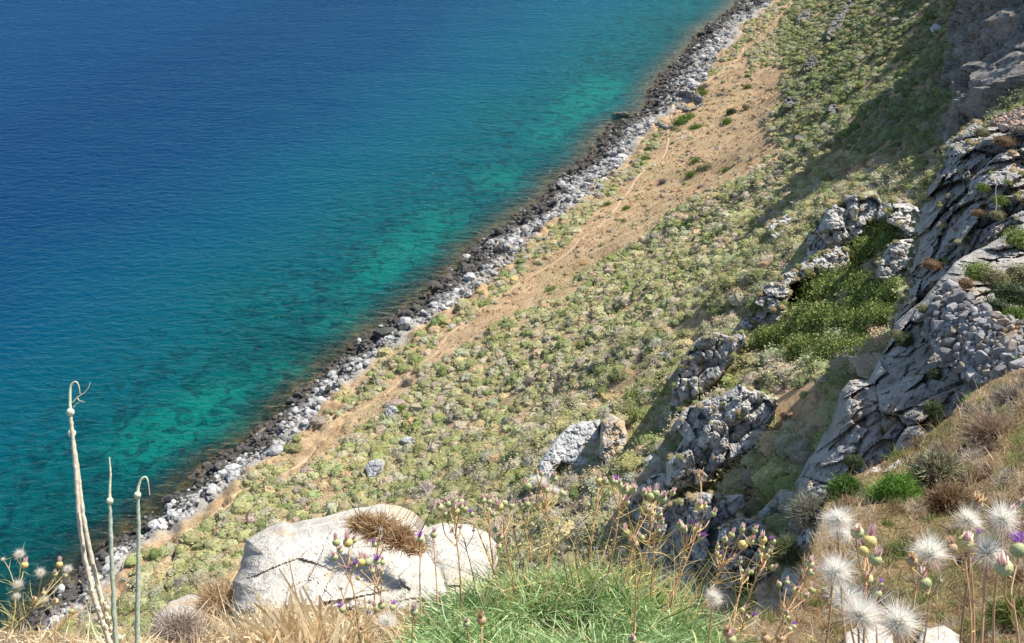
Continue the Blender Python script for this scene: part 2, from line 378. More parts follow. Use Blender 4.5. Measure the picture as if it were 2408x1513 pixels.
# ripples
w1 = k.noise(k.pos((.34, .8, 1), (0, 0, R(8))), 1.0, 4, .6, .6); w2 = k.noise(k.pos((.7, 1.6, 1), (0, 0, R(-14))), 1.3, 4, .65, .4); w3 = k.noise(k.pos((.035, .11, 1), (0, 0, R(10))), 1., 3, .5)
hh = k.math('ADD', k.math('MULTIPLY', w1, 1.), k.math('MULTIPLY', w2, .30)); hh = k.math('ADD', hh, k.math('MULTIPLY', w3, 1.1))
nr = k.bump(hh, .85, .75)
k.lk(base, k.b.inputs['Base Color']); k.b.inputs['Roughness'].default_value = .11; k.b.inputs['IOR'].default_value = 1.33; k.b.inputs['Specular IOR Level'].default_value = 0; k.b.inputs['Specular Tint'].default_value = (.35, .85, 1, 1); k.lk(nr, k.b.inputs['Normal'])
tb = k.new('ShaderNodeBsdfTransparent'); tb.inputs[0].default_value = (.55, .64, .57, 1); gl = k.new('ShaderNodeBsdfGlossy'); gl.inputs['Roughness'].default_value = .08; k.lk(nr, gl.inputs['Normal'])
fr = k.new('ShaderNodeFresnel'); fr.inputs[0].default_value = 1.33; k.lk(nr, fr.inputs['Normal'])
cl = k.new('ShaderNodeMixShader'); k.lk(fr.outputs[0], cl.inputs[0]); k.lk(tb.outputs[0], cl.inputs[1]); k.lk(gl.outputs[0], cl.inputs[2])
op = k.math('ADD', dp, k.math('MULTIPLY', k.math('SUBTRACT', k.noise(pn, .5, 4, .7, .5), .5), .10))
opa = k.ramp(op, [(.0, (.04, .04, .04)), (.03, (.15, .15, .15)), (.08, (.7, .7, .7)), (.14, (1, 1, 1))])
mx = k.new('ShaderNodeMixShader'); k.lk(opa, mx.inputs[0]); k.lk(cl.outputs[0], mx.inputs[1]); gb = k.new('ShaderNodeBsdfGlossy'); gb.inputs[0].default_value = (.30, .70, .95, 1); gb.inputs['Roughness'].default_value = .10; k.lk(nr, gb.inputs['Normal'])
dw = k.new('ShaderNodeMixShader'); k.lk(k.math('MULTIPLY', fr.outputs[0], .6), dw.inputs[0]); k.lk(k.b.outputs[0], dw.inputs[1]); k.lk(gb.outputs[0], dw.inputs[2]); k.lk(dw.outputs[0], mx.inputs[2]); k.lk(mx.outputs[0], k.out.inputs[0])
sea = mk('sea_water', np.stack([x_, y_, wz], -1), [Q_], k.m, wc); tag(sea, 'blue and turquoise sea clearing to brown shallows at the shore', kind='structure')

# ---------------------------------------------------------------- footpath
path_px = [(1880, -20), (1862, 0), (1830, 30), (1800, 60), (1760, 92), (1743, 108), (1744, 128), (1700, 165), (1660, 193), (1610, 222), (1583, 248), (1576, 290), (1569, 320), (1565, 360), (1525, 392), (1490, 430), (1460, 470), (1420, 520), (1370, 560), (1340, 590), (1292, 625), (1240, 655), (1190, 690), (1140, 725), (1095, 758), (1060, 785), (1040, 810), (1018, 838), (980, 862), (940, 895), (895, 935), (850, 962), (800, 985), (770, 1020), (730, 1068), (680, 1110), (615, 1140), (560, 1163), (530, 1195), (500, 1220), (450, 1258), (420, 1290), (380, 1330), (340, 1360), (300, 1395), (270, 1430)]
t_ = hit([a for a, b in path_px], [b for a, b in path_px]); pw = W([a for a, b in path_px], [b for a, b in path_px], t_)
pc = spline(pw, 8)[:, :2]; tg = np.gradient(pc, axis=0); tg /= np.linalg.norm(tg, axis=1, keepdims=True); nn_ = np.stack([tg[:, 1], -tg[:, 0]], -1)
pc = pc+nn_*(fbm(np.c_[pc/3, np.zeros(len(pc))], 3, 31)*.35)[:, None]
path_xy = pc
wd = .30+.14*fbm(np.c_[pc/2, np.ones(len(pc))], 2, 5); cols_ = []
for f in (-1, -.5, 0, .5, 1): cols_.append(pc+nn_*(wd*f)[:, None])
P = np.stack(cols_, 1).reshape(-1, 2); z = H(P[:, 0], P[:, 1])+np.tile([.02, .10, .11, .10, .02], len(pc))
i = (np.arange(len(pc)-1)*5)[:, None]+np.arange(4)[None]; Q = np.stack([i, i+5, i+6, i+1], -1).reshape(-1, 4)
k = NT('path_soil'); nz = k.noise(k.pos(), 2.5, 5, .7); M_path = k.fin(k.ramp(nz, [(.3, (.42, .29, .17)), (.7, (.55, .42, .28))]), .95, k.bump(nz, .5, .1), .1)
po = mk('path', np.c_[P, z], [Q], M_path); tag(po, 'narrow bare earth footpath along the slope above the shore rocks', kind='structure')

# ---------------------------------------------------------------- boulder prototypes
def boulder_mesh(seed, sub=2, ang=.32, flat=.7, bumps=.08):
    V, Fc = ico(sub); r_ = np.random.default_rng(seed); V = V.copy()
    for _ in range(9):                                     # plane cuts give facets
        n = r_.normal(size=3); n /= np.linalg.norm(n); dd_ = r_.uniform(.55, .92); e = V@n-dd_; V = V-np.outer(np.clip(e, 0, None), n)*.92
    V = V*(1+ang*fbm(V*1.3+seed, 3, seed)[:, None]); V = V+V*(bumps*fbm(V*5+seed, 2, seed+5))[:, None]
    V[:, 2] *= flat; return V, Fc
PROTO = [boulder_mesh(100+i, 2, .22, random.uniform(.6, .9), .10) for i in range(10)]
PROTO1 = [boulder_mesh(200+i, 1, flat=random.uniform(.6, .9)) for i in range(10)]

def block_mesh(seed):
    V, Fc = ico(2); r_ = np.random.default_rng(seed); V = V.copy()
    for _ in range(14):
        n = r_.normal(size=3); n /= np.linalg.norm(n); e = V@n-r_.uniform(.5, .85); V = V-np.outer(np.clip(e, 0, None), n)
    return V*1.15, Fc
PROTOW = [block_mesh(500+i) for i in range(8)]
# shore rocks
NS = 13000; s_r = rng.uniform(-120, 235, NS*2); d_r = rng.beta(1.25, 1.35, NS*2)*14.5-1.2
x_, y_ = xy(s_r, d_r); P3 = np.stack([x_, y_, np.zeros_like(x_)], -1); nn = fbm(P3/9, 3, 41)
z_ = H(x_, y_); px, py, tt = proj(np.c_[x_, y_, z_]); wide = 1+.45*fbm(np.c_[s_r/22, np.zeros((len(s_r), 2))], 2, 6)
ok = (px > -120) & (px < 2500) & (py > -60) & (py < 1560) & (d_r < (bw(s_r)-.6)*wide+2.2*nn)
x_, y_, z_, s_r, d_r, nn, tt = [a[ok][:NS] for a in (x_, y_, z_, s_r, d_r, nn, tt)]
sz = np.exp(rng.normal(-1.05, .5, len(x_)))*.70; sz = np.clip(sz, .14, 1.2)*np.where(rng.random(len(x_)) < .05, 1.8, 1)
def rockcol(d, n, w=11.):
    d = d*11/w if d > 0 else d
    b = (1-ss(3.6+7*n, 6.4+7*n, d))*(rng.random() < .93)
    g = rng.uniform(.42, .98); c0 = np.array([1.0, .99, .97])*g; cb = np.array([.20, .19, .18])*rng.uniform(.7, 1.4)
    if d < .2: cb = np.array([.24, .20, .15])*rng.uniform(.6, 1.3)
    return c0*(1-b)+cb*b
app = sz/tt; order = np.argsort(-app); acc = Acc(); nbig = 0; protos = []
for i in range(10):
    me = mk('shore_rock', PROTO[i][0], [PROTO[i][1]], M_shore, col=(1, 1, 1), smooth=False, link=False); mb = mk('shore_rock', PROTO[i][0], [PROTO[i][1]], M_shore, col=(.2, .19, .18), smooth=False, link=False); protos.append((me, mb))
for rk_, j in enumerate(order):
    i = random.randrange(10); a = random.uniform(0, 6.28); s3 = sz[j]*np.array([random.uniform(.8, 1.25), random.uniform(.7, 1.1), random.uniform(.75, 1.1)])
    cc_ = rockcol(d_r[j], nn[j], float(bw(s_r[j])))
    if rk_ < 280:
        dark = cc_[0] < .5; o = addobj('shore_rock', protos[i][1 if dark else 0]); o.location = (x_[j], y_[j], z_[j]+.22*sz[j]); o.scale = s3; o.rotation_euler = (random.uniform(-.4, .4), random.uniform(-.4, .4), a)
        if dark: tag(o, 'blackened limestone rock at the waterline of the shore', 'rock', 'black rocks along the waterline')
        else: tag(o, 'pale grey limestone rock in the shore band below the footpath', 'rock', 'pale rocks along the shore')
    else:
        V, Fc = (PROTO if tt[j] < .075 and sz[j] > .5 else PROTO1)[i]; acc.add((V*s3)@rotm(a).T+[x_[j], y_[j], z_[j]+.15*sz[j]], Fc, cc_)
o = acc.mk('shore_rubble', M_shore, False); tag(o, 'jumble of small grey and black limestone rocks along the waterline', 'rubble', kind='stuff')

# ---------------------------------------------------------------- crags
CR = {}
def crag(name, poly, label, cat, thick=2., lean=.5, L=1.6, amp=1., mat=None, step=3., edge=30, t0=None, tfun=None, edgeamp=5, seed=1, back=None, group=None, zs=.5, skirt=True, parent=None, tilt=.5):
    mat = mat or M_crag; pl = rough_poly(poly, 13, edgeamp, seed); A = np.array(pl); x0, y0 = A.min(0)-step; x1, y1 = A.max(0)+step
    gx = np.arange(x0, x1+step, step); gy = np.arange(y0, y1+step, step); X, Y = np.meshgrid(gx, gy, indexing='ij'); nx, ny = X.shape
    X = X.ravel(); Y = Y.ravel(); ins = inpoly(X, Y, pl); cell = (np.arange(nx-1)[:, None]*ny+np.arange(ny-1)[None]).ravel()
    Qc = np.stack([cell, cell+1, cell+ny+1, cell+ny], -1); keep = ins[Qc].sum(1) >= 2; Qc = Qc[keep]
    used = np.unique(Qc); e, nx_, ny_ = near(X[used], Y[used], pl); m = ~ins[used]
    X[used[m]] = nx_[m]; Y[used[m]] = ny_[m]; e[m] = 0
    mp = np.full(len(X), -1); mp[used] = np.arange(len(used)); Qc = mp[Qc]; X = X[used]; Y = Y[used]
    cx, cy = A.mean(0); yb, yt = A[:, 1].max(), A[:, 1].min()
    if tfun is not None: t = tfun(X, Y); tb = None
    else:
        tb_, tt_ = hit([cx, cx], [yb-4, yt])
        if t0 is not None: tt_ = tt_/tb_*t0; tb_ = t0
        t = tb_+(tt_-tb_)*lean*(yb-Y)/(yb-yt)-tilt*(X-cx)*tb_/2450
    mpp = t                                                # metres per picture pixel at that depth
    u = np.clip(e/(edge*.7 if L and t0 is None and tfun is None else edge), 0, 1); rnd = 1-np.sqrt(1-(1-u)**2)
    slant = np.linalg.norm(ray(X, Y), axis=1); thick = thick*(.45 if tfun is None else 1)              # world metres per unit t
    base = W(X, Y, t); tm = thick/slant
    tt2 = t-tm*(1-rnd) if tfun is None else t+tm*rnd
    if L:
        edge_ = edge; B = base.copy(); B = B+np.stack([fbm(base/L*.8, 3, seed+2+i_*7) for i_ in range(3)], -1)*L*.22; B[:, 2] *= zs
        h1, c1 = facet(B/L, seed); h2, c2 = facet(B/L*2.6+7, seed+11); h3, c3 = facet(base/L*6.5+3, seed+21)
        dsp = h1*(.95 if amp > .2 else .22)*L-(1-ss(0, .07, c1))*.13*L*(amp > .2)+(amp <= .2)*(ridged(base/L*5, 4, seed+9)*.22*L+fbm(base/L*20, 3, seed)*.08*L)+h2*.42*L-(1-ss(0, .10, c2))*.03*L*(amp > .2)+h3*.11*L+facet(base/L*15, seed+31)[0]*.03*L+ridged(base/L*2.2, 4, seed)*.05*L+fbm(base/L*.4, 3, seed+4)*.25*L
        tt2 = tt2-amp*dsp/slant*(.25+.75*np.clip(e/(edge*.35), 0, 1))
    V = W(X, Y, tt2)
    # skirt back to the hillside so the rock is a solid body
    Fs = [Qc]
    if skirt:
        E = np.concatenate([Qc[:, [0, 1]], Qc[:, [1, 2]], Qc[:, [2, 3]], Qc[:, [3, 0]]]); ky = set(map(tuple, E.tolist())); bd = [(a, b) for a, b in ky if (b, a) not in ky and a != b]
        bv = sorted({v for ab in bd for v in ab}); ix = {v: len(V)+n for n, v in enumerate(bv)}; ix2 = {v: len(V)+len(bv)+n for n, v in enumerate(bv)}
        if back is None: tk = np.maximum(hit(X[bv], Y[bv])*1.01, tt2[bv]*1.002)
        else: tk = tt2[bv]+back/slant[bv]
        ctr = np.array([X.mean(), Y.mean()]); sx_ = ctr[0]+(X[bv]-ctr[0])*.96; sy_ = ctr[1]+(Y[bv]-ctr[1])*.96
        mid_ = W(X[bv]*.5+sx_*.5, Y[bv]*.5+sy_*.5, tt2[bv]*.6+tk*.4); mid_ = mid_+(fbm(mid_/(L or .3), 2, seed)[:, None])*(L or .3)*.1
        V = np.concatenate([V, mid_, W(sx_, sy_, tk)])
        Fs.append(np.array([(b, a, ix[a], ix[b]) for a, b in bd])); Fs.append(np.array([(ix[b], ix[a], ix2[a], ix2[b]) for a, b in bd]))
    og = V.mean(0) if parent is None else np.zeros(3)
    o = mk(name, V-og, Fs, mat, smooth=name in ('ledge',), parent=parent); o.location = og
    if label: tag(o, label, cat, group)
    CR[name+str(len(CR))] = (X, Y, tt2, e[:len(X)], name, V)
    return o, (X, Y, tt2)
def ell(cx, cy, rx, ry, n=12, rot=0): return [(cx+rx*math.cos(a)*math.cos(rot)-ry*math.sin(a)*math.sin(rot), cy+rx*math.cos(a)*math.sin(rot)+ry*math.sin(a)*math.cos(rot)) for a in [2*math.pi*i/n for i in range(n)]]

crag('rock_outcrop', [(1897, 609), (1899, 567), (1919, 520), (1942, 493), (1977, 473), (1996, 460), (2020, 456), (2039, 462), (2059, 450), (2072, 473), (2097, 470), (2129, 468), (2146, 485), (2144, 512), (2113, 524), (2074, 520), (2043, 524), (2035, 551), (2016, 563), (1996, 574), (1958, 586), (1926, 602)],
     'tall grey limestone outcrop with fissured shaded face above the leafy thicket', 'rock', 2.4, .12, 1.7, seed=11)
crag('rock_outcrop', [(1775, 714), (1787, 679), (1810, 660), (1841, 644), (1872, 629), (1899, 613), (1934, 594), (1989, 578), (1996, 609), (1993, 633), (1958, 641), (1919, 641), (1892, 656), (1860, 672), (1857, 703), (1833, 734), (1802, 726)],
     'long low grey outcrop slanting down under the tall fissured outcrop', 'rock', 1.8, .3, 1.3, seed=12, edge=18)
crag('rock_outcrop', [(1804, 547), (1814, 520), (1849, 503), (1872, 497), (1899, 508), (1903, 524), (1891, 551), (1860, 567), (1822, 567)],
     'small broken pale outcrop with tan grass left of the tall fissured outcrop', 'rock', 1.2, .5, .8, seed=13, edge=14, mat=M_hillrock)
crag('rock_outcrop', [(2063, 656), (2066, 617), (2094, 571), (2133, 563), (2158, 567), (2190, 586), (2190, 625), (2170, 670), (2113, 660), (2086, 664)],
     'blocky white-topped outcrop on the right edge of the leafy thicket', 'rock', 2.0, .12, 1.2, seed=14, edge=18)
crag('rock_outcrop', [(1577, 975), (1580, 925), (1597, 870), (1615, 825), (1640, 795), (1680, 780), (1720, 790), (1745, 778), (1760, 800), (1720, 850), (1690, 890), (1660, 915), (1625, 940), (1600, 978)],
     'dark steep outcrop shaped like a fin beside the brown thorny shrubs', 'rock', 2.6, .1, 1.7, seed=15, edge=24)
crag('rock_outcrop', [(1565, 1140), (1568, 1090), (1592, 1060), (1610, 1030), (1585, 1005), (1600, 970), (1645, 945), (1690, 925), (1740, 905), (1795, 922), (1832, 950), (1822, 985), (1800, 1010), (1850, 1030), (1840, 1055), (1780, 1062), (1700, 1100), (1660, 1135), (1600, 1150)],
     'broad craggy outcrop with white crest below the patch of tan grass', 'rock', 3.0, .15, 1.5, seed=16, edge=26)
crag('rock_outcrop', [(1885, 640), (1893, 600), (1925, 578), (1975, 570), (2000, 590), (1985, 625), (1930, 655)], 'fissured grey block joining the tall outcrop and the long low one', 'rock', 2.0, .15, 1.4, seed=111, edge=16)
crag('rock_outcrop', [(2085, 500), (2100, 478), (2135, 475), (2165, 490), (2185, 530), (2180, 590), (2150, 575), (2120, 540), (2090, 525)], 'rounded grey outcrop between the tall fissured outcrop and the cliff spur', 'rock', 2.0, .2, 1.4, seed=112, edge=16)
crag('rock_outcrop', [(1583, 1010), (1590, 985), (1620, 960), (1655, 940), (1690, 925), (1700, 950), (1660, 985), (1625, 1010), (1600, 1030)], 'pale broken ledge under the dark fin outcrop', 'rock', 1.6, .4, .9, seed=113, edge=12, mat=M_hillrock)
crag('rock_outcrop', [(1795, 1050), (1810, 1020), (1840, 1008), (1865, 1020), (1885, 1045), (1860, 1062), (1820, 1068)], 'small white-crested ledge at the right end of the broad craggy outcrop', 'rock', 1.4, .4, .8, seed=114, edge=10, mat=M_hillrock)
crag('rock_outcrop', [(1480, 1190), (1500, 1150), (1530, 1120), (1570, 1110), (1600, 1130), (1590, 1180), (1540, 1230), (1500, 1260)], 'dark leaning slab at the lower left end of the broad craggy outcrop', 'rock', 1.8, .15, 1.2, seed=115, edge=16)
crag('rock_outcrop', [(1690, 1240), (1740, 1215), (1790, 1225), (1820, 1270), (1850, 1330), (1800, 1390), (1720, 1400), (1680, 1330)], 'shaded rock wall of the gully behind the branching thistles', 'rock', 2.0, .1, 1.5, seed=116, edge=20)
crag('rock_outcrop', [(1735, 760), (1770, 735), (1800, 720), (1850, 705), (1858, 730), (1830, 760), (1790, 775), (1760, 790)], 'low grey ridge linking the long outcrop to the dark fin', 'rock', 1.6, .3, 1.0, seed=117, edge=12)
crag('boulder', [(1267, 1091), (1287, 1063), (1311, 1029), (1337, 1000), (1368, 990), (1397, 990), (1412, 988), (1410, 1040), (1402, 1080), (1376, 1107), (1347, 1099), (1324, 1091), (1306, 1107), (1295, 1128), (1269, 1115)],
     'big pale lichened boulder split by a crack, its larger left half', 'boulder', 2.6, .4, 1.2, .6, seed=17, edge=22, mat=M_hillrock)
crag('boulder', [(1414, 988), (1444, 974), (1465, 990), (1475, 1018), (1475, 1044), (1457, 1073), (1433, 1092), (1408, 1078), (1413, 1040)],
     'ochre-stained upright boulder, right half of the split pair on the slope', 'boulder', 3.0, .3, 1.1, .5, seed=18, edge=16, mat=mat_rock('ochre_boulder', .9, light=(.60, .56, .50), dark=(.24, .23, .22), stain=(.46, .30, .13), stainpos=.5))
crag('boulder', [(1779, 1209), (1807, 1181), (1835, 1152), (1864, 1147), (1888, 1163), (1884, 1198), (1850, 1230), (1814, 1268), (1793, 1251), (1779, 1233)],
     'smooth dark grey boulder in shade below the near cliff foot', 'boulder', 1.6, .1, 1.2, .6, seed=19, edge=22)
crag('rock_outcrop', [(1490, 1215), (1520, 1180), (1560, 1195), (1600, 1170), (1650, 1158), (1700, 1165), (1750, 1163), (1752, 1190), (1735, 1218), (1700, 1240), (1690, 1290), (1660, 1330), (1650, 1400), (1560, 1420), (1510, 1320)],
     'dark overhanging outcrop with bright rim behind the thistle stems', 'rock', 2.6, .1, 1.4, .9, seed=20, edge=20)
crag('rock_outcrop', [(1842, 1340), (1860, 1286), (1885, 1255), (1920, 1223), (1945, 1220), (1950, 1279), (1925, 1330), (1900, 1390), (1860, 1420), (1835, 1390)],
     'pale tilted slab with bleached surface left of the white thistle heads', 'rock', 1.5, .3, 1.0, .6, seed=21, edge=16, t0=.012, mat=M_hillrock, back=4)
crag('rock_outcrop', [(1610, 1340), (1660, 1305), (1720, 1288), (1750, 1310), (1740, 1360), (1680, 1410), (1620, 1400)],
     'low shaded slab deep in the gully behind the pink thistle buds', 'rock', 1.4, .3, 1.0, seed=22, edge=16)
crag('boulder', [(1758, 1114), (1779, 1089), (1807, 1078), (1812, 1103), (1786, 1128), (1765, 1140)], 'small white-faced boulder between cushion shrubs under the broad craggy outcrop', 'boulder', .9, .5, .6, .5, seed=23, edge=10, mat=M_hillrock)
crag('boulder', [(1515, 1080), (1535, 1064), (1565, 1070), (1580, 1090), (1560, 1105), (1525, 1110)], 'low grey boulder in scrub between the split pair and the craggy outcrop', 'boulder', .9, .5, .7, .5, seed=24, edge=10)
for args in [((856, 1112), [(858, 1100), (868, 1085), (890, 1080), (905, 1088), (900, 1110), (885, 1132), (868, 1130)], 'pale upright boulder alone in green scrub above the foreground boulder', 1.3),
             (0, [(904, 965), (915, 954), (930, 956), (938, 966), (928, 980), (908, 984)], 'small white boulder beside a grey bush near the lower footpath', .8),
             (0, [(938, 1035), (955, 1025), (975, 1030), (977, 1042), (945, 1044)], 'flat mauve-grey boulder half buried in green scrub', .6),
             (0, [(1052, 770), (1062, 762), (1072, 766), (1068, 774), (1054, 776)], 'tiny white boulder on the seaward edge of the footpath', .6),
             (0, [(1388, 848), (1400, 838), (1425, 842), (1415, 850), (1395, 856)], 'flat white rock poking from scrub on the middle slope', .6),
             (0, [(1545, 832), (1570, 824), (1600, 826), (1596, 838), (1560, 838)], 'long low white rock in scrub left of the dark fin outcrop', .6),
             (0, [(1594, 330), (1602, 320), (1612, 326), (1610, 336), (1597, 336)], 'small grey boulder in tan grass right of the footpath bend', .7),
             (0, [(1138, 1108), (1150, 1096), (1162, 1102), (1156, 1112)], 'small pale rock among grey thorny bushes below the split boulder pair', .5),
             (0, [(1928, 456), (1945, 446), (1962, 450), (1950, 462), (1932, 464)], 'small white rock in scrub above the tall fissured outcrop', .6),
             (0, [(2185, 65), (2200, 55), (2215, 62), (2212, 82), (2195, 85)], 'round grey boulder inside the large cliff shadow', 1.2),
             (0, [(2010, 322), (2022, 308), (2044, 300), (2046, 318), (2025, 330), (2010, 332)], 'sunlit rock face at the edge of the large cliff shadow', 1.0)]:
    crag('boulder', args[1], args[2], 'boulder', args[3], .4, .7, .45, seed=30+len(CR), edge=8, edgeamp=2, step=2., mat=M_hillrock)
for n_, (cx, cy, rx, ry) in enumerate([(1890, 45, 14, 26), (1968, 55, 12, 45), (1995, 20, 12, 30), (1905, 150, 12, 26), (1866, 248, 26, 16), (1965, 262, 20, 16), (1945, 300, 16, 12), (1885, 330, 20, 9), (1920, 345, 22, 8), (2030, 268, 16, 8), (1955, 190, 14, 8), (1710, 165, 6, 4), (2105, 55, 12, 14)]):
    crag('rock_outcrop', ell(cx, cy, rx, ry, 10, .5), ['dark weathered outcrop near the top of the far scrub slope', 'narrow dark gully rock high on the far scrub slope'][n_ in (1, 2)], 'rock', 1.0, .4, 1.4, .9, seed=50+n_, mat=M_dark, edge=10, edgeamp=4, step=2.5, group='dark outcrops on the far slope' if n_ not in (1, 2) else 'dark gully rocks on the far slope')

# near cliff on the right
def tq(pts):
    """smooth interpolation of ln(depth) through picture points (thin plate)"""
    A = np.array(pts, float); X = A[:, :2]/1000; y = np.log(A[:, 2]); n = len(A)
    def phi(r2): return .5*r2*np.log(r2+1e-12)
    K = phi(((X[:, None]-X[None])**2).sum(-1))+np.eye(n)*2e-3; Pm = np.c_[np.ones(n), X]
    M = np.zeros((n+3, n+3)); M[:n, :n] = K; M[:n, n:] = Pm; M[n:, :n] = Pm.T; sol = np.linalg.solve(M, np.r_[y, 0, 0, 0])
    def f(px, py):
        Q = np.stack([px, py], -1)/1000.; return np.exp(phi(((Q[:, None]-X[None])**2).sum(-1))@sol[:n]+sol[n]+Q@sol[n+1:])
    return f
t5 = tq([(2110, 760, .0200), (2160, 560, .0212), (2200, 420, .0218), (2240, 320, .0225), (2320, 290, .0222), (2420, 250, .0222), (2420, 560, .0178), (2300, 600, .0188), (2300, 480, .0196), (2330, 380, .0204), (2420, 400, .0196), (2600, 300, .021)])
o5, _ = crag('cliff', [(2172, 470), (2152, 524), (2156, 567), (2140, 610), (2134, 641), (2136, 679), (2105, 742), (2100, 790), (2200, 800), (2300, 720), (2440, 680), (2640, 640), (2640, 240), (2480, 262), (2408, 275), (2330, 288), (2287, 290), (2248, 317), (2225, 336), (2222, 366), (2203, 404), (2184, 439)],
     'high grey limestone cliff spur with vertical fissures behind the rubble wall', 'cliff', 3.5, L=2.0, amp=1.15, mat=M_crag2, seed=61, edge=40, tfun=t5, back=5, step=3)
t6 = tq([(2103, 770, .0113), (1890, 1120, .0104), (2000, 1110, .0100), (2000, 930, .0107), (2180, 1000, .0096), (2200, 700, .0109), (2240, 650, .0113), (2300, 600, .0126), (2420, 560, .0128), (2300, 900, .0096), (2420, 860, .0092), (2250, 800, .0102), (2300, 690, .0105), (2420, 740, .0099), (2600, 700, .0098)])
o6, _ = crag('cliff', [(2103, 760), (2085, 815), (2060, 855), (2042, 895), (2000, 897), (1972, 930), (1958, 985), (1925, 1045), (1888, 1105), (1870, 1140), (1880, 1180), (1960, 1210), (2060, 1180), (2160, 1120), (2260, 1060), (2400, 980), (2640, 900), (2640, 520), (2420, 520), (2330, 572), (2290, 592), (2240, 620), (2215, 655), (2160, 715)],
     'near dark limestone cliff in shade dropping behind the bright green bushes', 'cliff', 2.2, L=1.5, amp=.75, mat=M_crag2, seed=62, edge=30, tfun=t6, back=9, step=2.5)

# far cliff : wall standing along the head of the slope
ns, nz = 560, 300; sA = np.concatenate([np.linspace(-82, 60, 480), np.linspace(60.5, 130, 80)]); zA = np.linspace(0, 1, nz); Sg, Zg = np.meshgrid(sA, zA, indexing='ij')
Sr = Sg.ravel(); lean_ = .10; top = np.interp(Sr, [-82, -60, -50, -42, -35, -22, 0, 13, 28, 45, 60, 130], [66, 64, 65, 69, 73, 77, 79, 83, 80, 83, 88, 94])+1.5*vnoise(np.c_[Sr/9, np.zeros((Sg.size, 2))], 9)+1.5*vnoise(np.c_[Sr/3, np.zeros((Sg.size, 2))], 19)
zz = 38+(top+24-38)*Zg.ravel(); dF = np.interp(Sr, [-82, -62, -50, -35, 0], [93, 86, 82.5, 79, 78])+np.clip(zz-top, 0, 99)*.8+2*vnoise(np.c_[Sr/14, zz/14, zz*0], 4)-5*np.exp(-((Sr+8)/14)**2)*ss(45, 60, zz)+(zz-50)*lean_
x_, y_ = xy(Sr, dF); B = np.c_[x_, y_, zz]; B = B+np.stack([fbm(B/5, 3, 75+i_) for i_ in range(3)], -1)*2; B[:, 2] *= .5
h1, c1 = facet(B/5.5, 71); h2, c2 = facet(B/2.0+5, 72); h3, c3 = facet(B/.8, 73)
dsp = h1*4.2-(1-ss(0, .08, c1))*.8+h2*2.0-(1-ss(0, .1, c2))*.3+h3*.9+ridged(np.c_[x_, y_, zz*.35]/1.8, 5, 74)*.8
dsp = dsp*(1-.55*ss(-1, 3, zz-top)); x_, y_ = xy(Sg.ravel(), dF-dsp)
i = np.arange(ns-1)[:, None]*nz+np.arange(nz-1)[None]; Q = np.stack([i, i+nz, i+nz+1, i+1], -1).reshape(-1, 4)
V = np.c_[x_, y_, zz]; xb, yb = xy(Sg[:, -1], dF.reshape(ns, nz)[:, -1]+26); Vb = np.c_[xb, yb, top.reshape(ns, nz)[:, -1]+3]; xc, yc = xy(Sg[:, -1], dF.reshape(ns, nz)[:, -1]+28); Vc = np.c_[xc, yc, np.full(ns, 36)]
tI = np.arange(ns)*nz+nz-1; bI = len(V)+np.arange(ns); cI = bI+ns
Q2 = np.stack([tI[:-1], tI[1:], bI[1:], bI[:-1]], -1); Q3 = np.stack([bI[:-1], bI[1:], cI[1:], cI[:-1]], -1)
Vb[:, 2] += 22; og = V.mean(0); o = mk('cliff', np.concatenate([V, Vb, Vc])-og, [Q, Q2, Q3], M_cliff, smooth=False); o.location = og
tag(o, 'towering grey and rust cliff at the top right casting the large shadow on the slope', 'cliff')

# ---------------------------------------------------------------- ledge (near ground)
t7 = tq([(0, 1490, .0019), (0, 1560, .0016), (300, 1530, .0016), (500, 1450, .0024), (600, 1510, .0018), (900, 1510, .0015), (1200, 1513, .00128), (1250, 1400, .0016), (1500, 1420, .0017), (1600, 1513, .00135), (1800, 1420, .0026), (1850, 1513, .0019), (2100, 1513, .0019), (2350, 1513, .0017), (2050, 1300, .0036), (2250, 1300, .0034), (2408, 1300, .0028), (1950, 1180, .0066), (2060, 1100, .0080), (2200, 1040, .0082), (2300, 950, .0084), (2408, 1000, .0066), (2408, 900, .0080), (2200, 1160, .0058), (2420, 860, .0086), (2700, 1100, .005), (2700, 1500, .0015), (600, 2000, .0009), (1800, 2000, .0009), (600, 2600, .0007), (1800, 2600, .0007), (-300, 1700, .0013), (2900, 2000, .001), (-300, 2500, .0008)])
ledge_poly = [(-500, 1560), (-200, 1505), (0, 1492), (60, 1484), (180, 1500), (300, 1520), (345, 1500), (420, 1475), (520, 1430), (640, 1420), (900, 1430), (1050, 1440), (1160, 1440), (1300, 1440), (1500, 1440), (1640, 1465), (1740, 1470), (1850, 1440), (1890, 1370), (1915, 1270), (1940, 1190), (1955, 1150), (2010, 1118), (2060, 1098), (2130, 1060), (2200, 1008), (2280, 930), (2340, 890), (2440, 855), (2800, 800), (3000, 1500), (3000, 2600), (-500, 2600)]
k = NT('ledge_soil'); p = k.pos(); a1 = k.noise(p, 9, 6, .7); a2 = k.noise(p, 60, 4, .7); a3 = k.noise(p, 1.6, 3, .6)
cc = k.ramp(a1, [(.3, (.16, .10, .055)), (.5, (.38, .26, .14)), (.7, (.55, .42, .25))]); cc = k.mix(1., cc, k.ramp(a2, [(.3, (.55, .5, .45)), (.7, (1.3, 1.3, 1.25))]), 'MULTIPLY'); cc = k.mix(k.ramp(a3, [(.5, (0, 0, 0)), (.65, (.6, .6, .6))]), cc, (.20, .16, .10))
M_ledge = k.fin(cc, .95, k.bump(k.math('ADD', a1, a2), .9, .05), .1)
